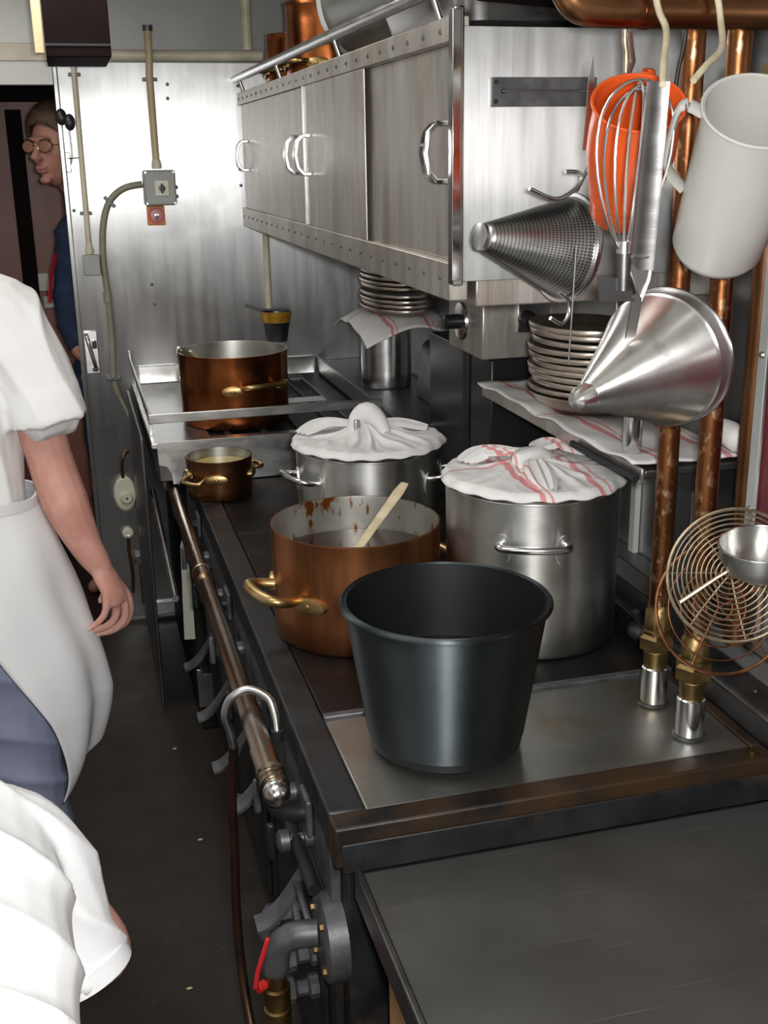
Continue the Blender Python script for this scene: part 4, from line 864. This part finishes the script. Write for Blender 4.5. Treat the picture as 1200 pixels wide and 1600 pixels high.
# round wire skimmers
def skimmer(c, nrm, R, label, m, dish, rings, spokes, handle=None):
    t = thing('wire_skimmer', label, 'skimmer', c, 'round wire skimmers')
    FRm = frame(c, nrm, (1, 0, 0))
    def z(r): return -dish * (1 - (r / R) ** 2)
    for k in range(1, rings + 1):
        r = R * k / rings
        MB(FRm).tube([(r * math.cos(a), r * math.sin(a), z(r)) for a in [2 * PI * j / 48 for j in range(48)]], .0028 if k == rings else .0013, 6, closed=True).build('outer_ring' if k == rings else 'wire_ring', m, t)
    for k in range(spokes):
        a = 2 * PI * k / spokes + .35
        MB(FRm).tube([(R * s_ * math.cos(a), R * s_ * math.sin(a), z(R * s_) - .002) for s_ in (0, .25, .5, .75, 1)], .0016, 6).build('spoke', m, t)
    if handle: MB().tube(handle, .003, 8).build('handle_wire', m, t)
skimmer((.900, 1.372, 1.100), (-.30, -1, .22), .099, 'tinned wire skimmer hanging beside the copper pipes', 'wire', .022, 13, 7, [(.800, 1.352, 1.078), (.85, 1.34, 1.115), (.895, 1.335, 1.14)])
skimmer((.898, 1.396, 1.040), (-.25, -1, .35), .100, 'coppery wire skimmer behind the tinned one', 'wire_copper', .015, 5, 5)
t = thing('ladle', 'steel ladle bowl hanging in front of the framed panel', 'ladle', (.90, 1.28, 1.12))
LF = frame((.882, 1.288, 1.180), (-.10, -.10, 1), (1, 0, 0))
MB(LF).lathe([(.058, 0), (.056, -.02), (.045, -.040), (.025, -.052), (0, -.056), (0, -.0545), (.024, -.0505), (.0435, -.0385), (.0545, -.019), (.0565, 0)], 44, closed=True).build('bowl', 'steel_pot', t)
MB(LF).tube([(.0575 * math.cos(a), .0575 * math.sin(a), 0) for a in [2 * PI * k / 44 for k in range(44)]], .0014, 8, closed=True).build('rim', 'steel_bright', t)
MB().tube(smooth_path([(.938, 1.292, 1.19), (.960, 1.29, 1.30), (.968, 1.285, 1.50), (.968, 1.29, 1.75), (.962, 1.32, 1.90)]), .004, 10).build('handle', 'steel', t)

# gas fittings behind the stockpot, crumbs on the floor
t = thing('gas_fitting', 'dark gas tap on the range behind the tall stockpot', 'tap', (.945, 1.80, .80))
MB().tube([(.972, 1.69, .835), (.972, 1.79, .835)], .010).build('pipe', 'iron', t)
MB().ball((.955, 1.755, .845), (.020, .024, .018)).build('body', 'iron', t)
MB().tube([(.955, 1.755, .86), (.942, 1.745, .89)], .007).build('stem', 'iron', t)
rnd = random.Random(5)
for k, (x, y) in enumerate(((.165, 3.10), (.185, 2.60), (.10, 2.05))):
    tag(MB().ball((x, y, .003), (.005 + .003 * rnd.random(), .003, .003), 8, 6).build('food_crumb', 'food_bit'), ['pale crumb on the floor farthest from the camera', 'pale crumb on the floor close to the range', 'pale crumb on the floor nearest the bending person'][k], 'crumb', 'crumbs on the floor')

# ------------------------------------------------------------------ people
def ring(c, rx, ry, n=28, ax=(1, 0, 0), ay=(0, 1, 0)):
    ax = V(ax); ay = V(ay); return [V(c) + ax * (rx * math.cos(2 * PI * k / n)) + ay * (ry * math.sin(2 * PI * k / n)) for k in range(n)]
def limb(b, pts, rs, n=14, k=5):
    P = smooth_path(pts, k); m = len(P); R = []
    for i in range(m):
        q = i / k; j = min(int(q), len(rs) - 2); f = q - j; R.append(rs[j] * (1 - f) + rs[j + 1] * f)
    b.tube(P, R, n); b.ball(P[0], R[0] * .985, n, 8); b.ball(P[-1], R[-1] * .985, n, 8)
def fused(b, name, m, parent, voxel, smooth=4, fold=None):
    o = b.build(name, m, parent, 0, 180)
    q = o.modifiers.new('fuse', 'REMESH'); q.mode = 'VOXEL'; q.voxel_size = voxel; q.use_smooth_shade = True
    q = o.modifiers.new('soften', 'SMOOTH'); q.factor = .5; q.iterations = smooth
    dg = bpy.context.evaluated_depsgraph_get(); me = bpy.data.meshes.new_from_object(o.evaluated_get(dg), depsgraph=dg)
    old = o.data; o.modifiers.clear(); o.data = me; me.name = name; bpy.data.meshes.remove(old)
    if fold:
        d, wl, amp, sd = fold; d = V(d).normalized(); nv = [v.normal.copy() for v in me.vertices]
        for v, nn in zip(me.vertices, nv):
            p = v.co; w = NZ.noise(p * 5 + V((sd, 0, 0))); w2 = NZ.noise(p * 11 + V((0, sd, 0)))
            s_ = 2 * PI * p.dot(d) / wl + 4.0 * w
            r_ = (1 - abs(math.sin(s_ / 2))) ** 1.5 - .3
            v.co = p + nn * amp * (r_ * (.5 + .9 * abs(NZ.noise(p * 4 + V((7, sd, 2))))) * 1.6 + .45 * w2)
    me.polygons.foreach_set('use_smooth', [True] * len(me.polygons)); me.update()
    return o
def head(b, c, face, s=1.0):
    """head shape with brow, nose, lips, chin and ears, looking along 'face'"""
    fy = V(face).normalized(); fx = V((0, 0, 1)).cross(fy).normalized()
    uz = fx.cross(-fy); Mx = M4(((fx.x, -fy.x, uz.x, c[0]), (fx.y, -fy.y, uz.y, c[1]), (fx.z, -fy.z, uz.z, c[2]), (0, 0, 0, 1)))   # local -y = face direction
    old = b.M; b.M = Mx @ M4.Scale(s, 4)
    n, m = 32, 22; secs = []
    for i in range(1, m):
        th = PI * i / m; z = math.cos(th); q = []
        for k in range(n):
            a = 2 * PI * k / n; x = math.sin(th) * math.cos(a); y = math.sin(th) * math.sin(a)
            w = .076 * (1 - .22 * max(0, -z) ** 1.2); d = .094
            if y < 0: d = .092 - .012 * max(0, z) ; 
            X = x * w; Y = y * d; Z = z * .122
            if y < 0 and z < -.35: Y -= .012 * math.exp(-((X / .03) ** 2)) * math.exp(-((z + .8) / .25) ** 2)
            if y < 0: Y += .010 * (math.exp(-(((abs(X) - .032) / .016) ** 2) - ((Z - .008) / .014) ** 2))
            if y > 0 and z < -.2: Y *= 1 - .35 * min(1, (-z - .2) / .6)
            q.append((X, Y, Z))
        secs.append(q)
    b.loft(secs, [(0, 0, .122)], [(0, -.02, -.122)])
    b.tube([(0, -.086, .020), (0, -.100, -.012), (0, -.112, -.030), (0, -.098, -.040)], [.008, .011, .0145, .010], 10)
    b.ball((0, -.098, -.031), (.018, .013, .010), 12, 8)
    b.ball((0, -.084, .026), (.050, .014, .009), 14, 8)
    b.ball((0, -.086, -.060), (.024, .012, .007), 12, 8); b.ball((0, -.084, -.072), (.021, .012, .007), 12, 8)
    b.ball((0, -.070, -.100), (.022, .015, .013), 12, 8)
    for sx in (-1, 1): b.ball((sx * .079, .012, -.008), (.010, .020, .031), 10, 8)
    b.M = old
    return Mx @ M4.Scale(s, 4)
def standing_body(b, cx, cy, face, h=1.0, legs=True):
    s = V(face).normalized(); r = V((s.y, -s.x, 0))
    def P(u, v, z): return V((cx, cy, 0)) + r * u + s * v + V((0, 0, z * h))
    b.loft([ring(P(0, 0, z), rx, ry, 24, r, s) for (z, rx, ry) in ((.84, .14, .10), (.92, .165, .115), (1.02, .150, .105), (1.15, .150, .105), (1.30, .170, .115), (1.40, .165, .105), (1.46, .10, .08), (1.50, .055, .058))])
    limb(b, [P(0, 0, 1.44), P(0, .01, 1.52), P(0, .025, 1.60)], [.062, .055, .056])
    for q in (-1, 1):
        limb(b, [P(q * .09, 0, .90), P(q * .098, .01, .50), P(q * .10, -.01, .09)], [.092, .058, .040])
        limb(b, [P(q * .10, -.02, .05), P(q * .11, .08, .045), P(q * .115, .17, .032)], [.038, .036, .028])
    return P

# --- chef seen from behind on the left
t = thing('person', 'person in white T-shirt and long white apron standing in the aisle', 'person', (-.30, 2.37, 0))
b = MB(); P = standing_body(b, -.305, 2.375, (0, 1, 0), .985)
head(b, (-.305, 2.42, 1.665), (0, 1, 0), 1.0)
limb(b, [(-.155, 2.36, 1.415), (-.108, 2.36, 1.269), (-.082, 2.36, 1.125), (-.059, 2.355, 1.02), (-.027, 2.35, .925), (-.001, 2.348, .871)], [.056, .052, .046, .049, .035, .026])
limb(b, [(-.46, 2.36, 1.415), (-.50, 2.36, 1.26), (-.515, 2.36, 1.12), (-.50, 2.44, 1.0), (-.47, 2.52, .92)], [.056, .052, .044, .042, .028])
# right hand: palm, four curled fingers, thumb on the far side
b.loft([ring(c, rx, ry, 16, V((.42, .9, .1)).normalized(), V((.9, -.42, 0)).normalized()) for (c, rx, ry) in (((-.003, 2.348, .876), .027, .022), ((.010, 2.347, .845), .034, .022), ((.022, 2.346, .815), .038, .020), ((.031, 2.346, .790), .036, .016))])
FING = dict(pinky=[(.004, 2.322, .830), (.006, 2.316, .803), (-.001, 2.312, .775), (-.018, 2.312, .756), (-.033, 2.313, .747)],
            ring=[(.016, 2.338, .828), (.025, 2.333, .793), (.021, 2.331, .757), (-.002, 2.331, .738), (-.024, 2.332, .733)],
            middle=[(.027, 2.354, .824), (.041, 2.351, .788), (.041, 2.350, .748), (.018, 2.350, .723), (-.017, 2.351, .716)],
            index=[(.034, 2.370, .822), (.052, 2.371, .786), (.053, 2.371, .750), (.038, 2.371, .724), (.008, 2.371, .714)])
for nm, pts in FING.items():
    sc = .88 if nm == 'pinky' else 1
    limb(b, pts, [.0100 * sc, .0102 * sc, .0092 * sc, .0086 * sc, .0072 * sc], 12, 4)
limb(b, [(.012, 2.372, .858), (.016, 2.392, .826), (.010, 2.402, .796), (-.006, 2.402, .772)], [.015, .013, .0105, .008], 12, 4)
limb(b, [(-.47, 2.52, .92), (-.455, 2.545, .87), (-.44, 2.55, .80)], [.030, .034, .016])
for k in range(4): limb(b, [(-.455 + .0, 2.525 + .018 * k, .85), (-.435, 2.525 + .018 * k, .79), (-.405, 2.525 + .016 * k, .77)], [.009, .009, .007], 10, 4)
body = fused(b, 'body', 'skin', t, .0042, 3)
b = MB(); b.ball((-.034, 2.3065, .7475), (.0055, .003, .0042), 10, 6); b.build('fingernail', 'nail', t)
b = MB(); b.ball((-.018, 2.3425, .7165), (.0055, .003, .0042), 10, 6); b.build('fingernail', 'nail', t)
b = MB()
b.loft([ring((-.305, 2.375, z), rx, ry, 28) for (z, rx, ry) in ((.96, .178, .125), (1.02, .172, .120), (1.16, .175, .122), (1.30, .185, .130), (1.39, .180, .122), (1.445, .135, .100), (1.475, .080, .075), (1.485, .070, .068))])
limb(b, [(-.205, 2.37, 1.415), (-.150, 2.362, 1.420), (-.112, 2.352, 1.345), (-.090, 2.342, 1.280), (-.076, 2.336, 1.235)], [.070, .074, .078, .078, .078])
b.tube([(-.082, 2.338, 1.26), (-.070, 2.332, 1.196)], [.078, .083], 24)
limb(b, [(-.40, 2.37, 1.415), (-.46, 2.362, 1.42), (-.495, 2.355, 1.34), (-.515, 2.35, 1.24)], [.070, .074, .078, .080])
fused(b, 't_shirt', 'cotton', t, .006, 3, ((.9, .3, .25), .11, .008, 5))
b = MB()
for q, x in ((1, -.205), (-1, -.405)):
    limb(b, [(x + .01, 2.375, .93), (x + .005, 2.37, .70), (x + .008, 2.37, .45), (x + .008, 2.37, .20), (x + .008, 2.36, .07)], [.105, .100, .085, .080, .082])
b.loft([ring((-.305, 2.375, z), rx, ry, 24) for (z, rx, ry) in ((.84, .165, .125), (.93, .178, .128), (1.0, .168, .120))])
fused(b, 'trousers', 'trousers', t, .008, 3, ((.2, .1, 1), .13, .010, 1))
def apr(s, v):
    zh = .362 + .26 * (1 - s) ** .8 + (.10 * max(0, .55 - s) / .55)
    if s < .9: zh += .02 * math.sin(s * 9)
    z = 1.035 - (1.035 - zh) * v
    tb = -100 + (1.035 - z) / (1.035 - .36) * 68
    th = math.radians(115 + (tb - 115) * s)
    q = (1.035 - z) / .675
    rx = .190 + .115 * math.sin(min(q, 1) * PI * .62) - .36 * max(0, q - .66) ** 1.3
    ry = .150 + .05 * math.sin(min(q, 1) * PI * .6)
    w = q * (.010 * math.sin(7.0 * th + 1) + .007 * math.sin(13 * th + 5 * z)) + .004 * math.sin(25 * z) * math.sin(3 * th)
    return (-.305 + (rx + w) * math.cos(th), 2.375 + (ry + w) * math.sin(th), z)
MB().sheet(apr, 90, 60).build('apron', 'apron', t, 0, 180, .003)
MB().tube([(-.305 + .193 * math.cos(a), 2.375 + .152 * math.sin(a), 1.035 + .004 * math.sin(5 * a)) for a in [2 * PI * k / 40 for k in range(40)]], 1.0, sec=[(-.010, -.003), (.010, -.003), (.010, .003), (-.010, .003)], up=(0, 0, 1), closed=True).build('apron_band', 'apron', t)
b = MB(); b.ball((-.305, 2.41, 1.70), (.084, .104, .10), 24, 14); b.build('hair', 'hair', t)
b = MB()
for x in (-.20, -.41): limb(b, [(x, 2.34, .045), (x, 2.44, .045), (x, 2.55, .035)], [.045, .045, .034])
fused(b, 'shoes', 'black_plastic', t, .008, 2)

# --- person bending down in the foreground
t = thing('person', 'person in a white short-sleeved coat bending down in the near left corner', 'person', (-.30, 1.0, 0))
b = MB()
b.loft([ring(c, rx, rz, 24, (1, 0, 0), V((0, -sy, 1)).normalized()) for (c, rx, rz, sy) in (((-.27, .62, .80), .13, .11, .2), ((-.265, .80, .83), .15, .115, .3), ((-.26, 1.0, .86), .155, .11, .3), ((-.255, 1.20, .89), .165, .105, .2), ((-.255, 1.30, .90), .10, .08, .2))])
limb(b, [(-.255, 1.28, .90), (-.26, 1.36, .91), (-.265, 1.42, .91)], [.06, .055, .055])
HB = head(b, (-.268, 1.50, .90), (-.1, .62, -.78), 1.0)
for q in (-1, 1):
    limb(b, [(-.27 + q * .09, .64, .80), (-.27 + q * .10, .66, .45), (-.27 + q * .10, .58, .09)], [.092, .058, .042]); limb(b, [(-.27 + q * .10, .57, .05), (-.27 + q * .11, .67, .045), (-.27 + q * .12, .76, .03)], [.038, .036, .028])
limb(b, [(-.12, 1.235, .885), (-.070, 1.245, .80), (-.044, 1.275, .722), (-.10, 1.40, .62), (-.17, 1.50, .56)], [.052, .045, .036, .036, .026])
limb(b, [(-.40, 1.235, .885), (-.44, 1.25, .78), (-.45, 1.28, .70), (-.38, 1.42, .60), (-.30, 1.52, .55)], [.052, .045, .036, .036, .026])
for hx_, sg in ((-.17, -1), (-.30, 1)):
    limb(b, [(hx_, 1.50, .56), (hx_ + sg * .03, 1.545, .535), (hx_ + sg * .045, 1.57, .52)], [.028, .032, .024], 12)
    for k in range(4): limb(b, [(hx_ + sg * (.030 + .008 * k), 1.575 - .016 * k, .53), (hx_ + sg * (.052 + .010 * k), 1.605 - .018 * k, .505), (hx_ + sg * (.06 + .010 * k), 1.61 - .018 * k, .475)], [.009, .009, .007], 10, 4)
    limb(b, [(hx_, 1.53, .54), (hx_ - sg * .018, 1.56, .515), (hx_ - sg * .014, 1.58, .49)], [.012, .010, .008], 10, 4)
fused(b, 'body', 'skin', t, .006, 3)
b = MB()
b.loft([ring(c, rx, rz, 28, (1, 0, 0), V((0, -sy, 1)).normalized()) for (c, rx, rz, sy) in (((-.27, .56, .74), .15, .13, .5), ((-.265, .70, .80), .185, .145, .3), ((-.255, .88, .845), .195, .145, .3), ((-.255, 1.06, .885), .195, .150, .25), ((-.255, 1.18, .905), .185, .142, .2), ((-.255, 1.28, .915), .160, .125, .2), ((-.255, 1.36, .915), .08, .075, .2))])
limb(b, [(-.19, 1.23, .905), (-.150, 1.255, .905), (-.118, 1.25, .870), (-.095, 1.236, .825), (-.082, 1.224, .795)], [.090, .086, .078, .070, .062])
b.tube([(-.088, 1.228, .815), (-.066, 1.214, .752)], [.060, .056], 24)
limb(b, [(-.30, 1.20, .895), (-.38, 1.225, .895), (-.43, 1.24, .83), (-.45, 1.245, .76)], [.09, .088, .075, .066])
fused(b, 'coat', 'apron', t, .006, 3, ((.35, .70, .62), .085, .0085, 3))
b = MB()
for q in (-1, 1): limb(b, [(-.27 + q * .09, .62, .80), (-.27 + q * .10, .66, .45), (-.27 + q * .10, .58, .07)], [.11, .080, .075])
fused(b, 'trousers', 'trousers', t, .008, 3, ((.2, .1, 1), .13, .010, 2))
b = MB(HB); b.ball((0, .018, .034), (.084, .098, .100), 24, 14); b.build('hair', 'hair', t)
# stitched hem of the sleeve
MB(frame((-.0668, 1.2145, .7535), (-.34, .21, .92))).lathe([(.0545, -.010), (.0600, -.010), (.0600, .012), (.0545, .012)], 32, closed=True).build('sleeve_hem', 'apron', t)

# --- man looking round the doorway
t = thing('person', 'bespectacled person in dark jacket peering round the doorway', 'person', (.08, 4.52, 0))
b = MB(); P = standing_body(b, .165, 4.55, (-.6, -.8, 0), 1.03)
hc = V((-.008, 4.44, 1.738)); fc = V((-.66, -.75, -.10)).normalized()
limb(b, [(.13, 4.53, 1.50), (.06, 4.48, 1.59), (.015, 4.455, 1.66)], [.062, .058, .060])
HM = head(b, hc, (-.66, -.75, 0), 1.10)
limb(b, [(.02, 4.57, 1.44), (-.01, 4.58, 1.25), (-.02, 4.57, 1.12), (.0, 4.44, 1.02), (.05, 4.38, .97)], [.055, .048, .040, .038, .027])
limb(b, [(.31, 4.52, 1.44), (.34, 4.52, 1.25), (.33, 4.48, 1.12), (.22, 4.38, 1.02), (.14, 4.36, .97)], [.055, .048, .040, .038, .027])
for hx_ in (.05, .13):
    limb(b, [(hx_, 4.37, .97), (hx_, 4.345, .93)], [.030, .028])
    for k in range(4): limb(b, [(hx_ - .024 + .016 * k, 4.345, .93), (hx_ - .024 + .016 * k, 4.335, .89), (hx_ - .022 + .015 * k, 4.345, .86)], [.009, .009, .007], 10, 3)
    limb(b, [(hx_ - .03, 4.36, .95), (hx_ - .045, 4.34, .92), (hx_ - .04, 4.335, .895)], [.011, .010, .008], 10, 3)
fused(b, 'body', 'skin_flush', t, .0045, 2)
b = MB(HM)
n, m = 28, 12; secs = []
for i in range(1, m):
    th = PI * .56 * i / m; q = []
    for k in range(n):
        a = 2 * PI * k / n; x = math.sin(th) * math.cos(a); y = math.sin(th) * math.sin(a); z = math.cos(th)
        rr = 1.0 + .025 * math.sin(9 * a + 3 * i) + .02 * math.sin(17 * a + i)
        front = max(0, -y)
        Z = (z * .135 + .012) * rr; 
        lift = .075 * front ** 1.5 * (i / m)
        q.append((x * .088 * rr, (y * .106 + .008) * rr + .012 * front * (i / m), Z + lift))
    secs.append(q)
b.loft(secs, [(0, .005, .150)], False); b.build('hair', 'hair', t, 0, 180, .006)
g = MB(HM)
for sx in (-1, 1):
    g.tube([(sx * .034 + .026 * math.cos(a), -.101 + .012 * abs(math.cos(a)) * (1 if math.cos(a) * sx > 0 else 0), .004 + .020 * math.sin(a)) for a in [2 * PI * k / 24 for k in range(24)]], .0018, 6, closed=True)
    g.tube([(sx * .060, -.092, .008), (sx * .082, -.04, .010), (sx * .084, .02, .004)], .0015, 6)
g.tube([(-.009, -.106, .008), (0, -.110, .012), (.009, -.106, .008)], .0016, 6)
gl = g.build('spectacles', 'gold', t)
for sx in (-1, 1):
    MB(HM).ball((sx * .034, -.098, .004), (.0245, .0035, .0185), 20, 10).build('lens', 'lens', gl)
    e = MB(HM); e.ball((sx * .032, -.080, .006), (.012, .010, .008), 14, 8); e.build('eye', 'eye', t)
    MB(HM).ball((sx * .033, -.0905, .024), (.021, .006, .0045), 12, 6).build('eyebrow', 'hair', t)
MB(HM).ball((0, -.0935, -.0665), (.019, .006, .0045), 14, 8).build('mouth', 'lip', t)
b = MB()
b.loft([ring((cx + .08, 4.55, z), rx, ry, 28, V((.8, -.6, 0)), V((.6, .8, 0))) for (cx, z, rx, ry) in ((.085, .80, .19, .15), (.085, .95, .19, .15), (.085, 1.15, .185, .145), (.085, 1.33, .195, .145), (.08, 1.44, .18, .125), (.075, 1.50, .11, .10), (.065, 1.545, .082, .085))])
limb(b, [(.06, 4.57, 1.46), (.02, 4.575, 1.42), (-.012, 4.58, 1.25), (-.022, 4.57, 1.12), (.0, 4.44, 1.03)], [.07, .068, .060, .055, .046])
limb(b, [(.26, 4.52, 1.46), (.31, 4.52, 1.42), (.34, 4.52, 1.25), (.33, 4.48, 1.12), (.22, 4.38, 1.03)], [.07, .068, .060, .055, .046])
fused(b, 'jacket', 'denim', t, .007, 3, ((.3, .2, 1), .12, .008, 4))
b = MB()
for q in (-1, 1): limb(b, [(.165 + q * .08, 4.55 - q * .05, .90), (.165 + q * .085, 4.55 - q * .05, .5), (.165 + q * .09, 4.55 - q * .05, .07)], [.115, .085, .075])
fused(b, 'trousers', 'denim', t, .008, 3, ((.3, .2, 1), .12, .008, 6))
MB().tube(smooth_path([(-.050, 4.50, 1.36), (-.075, 4.51, 1.28), (-.090, 4.51, 1.18)]), 1.0, sec=[(-.008, -.002), (.008, -.002), (.008, .002), (-.008, .002)], up=(.7, .7, .1)).build('strap', 'red_strap', t)
# little white notices on the corridor wall
for k, (x, z, w, h) in enumerate(((-.150, 1.22, .05, .075), (-.090, 1.22, .03, .07), (-.13, 1.12, .05, .05))):
    tag(B(x, x + w, 5.285, 5.299, z - h, z).build('white_card', 'enamel', None, .001), ['wide white card on the brown corridor wall', 'narrow white card beside the wide one in the corridor', 'lower white card on the brown corridor wall'][k], 'card')
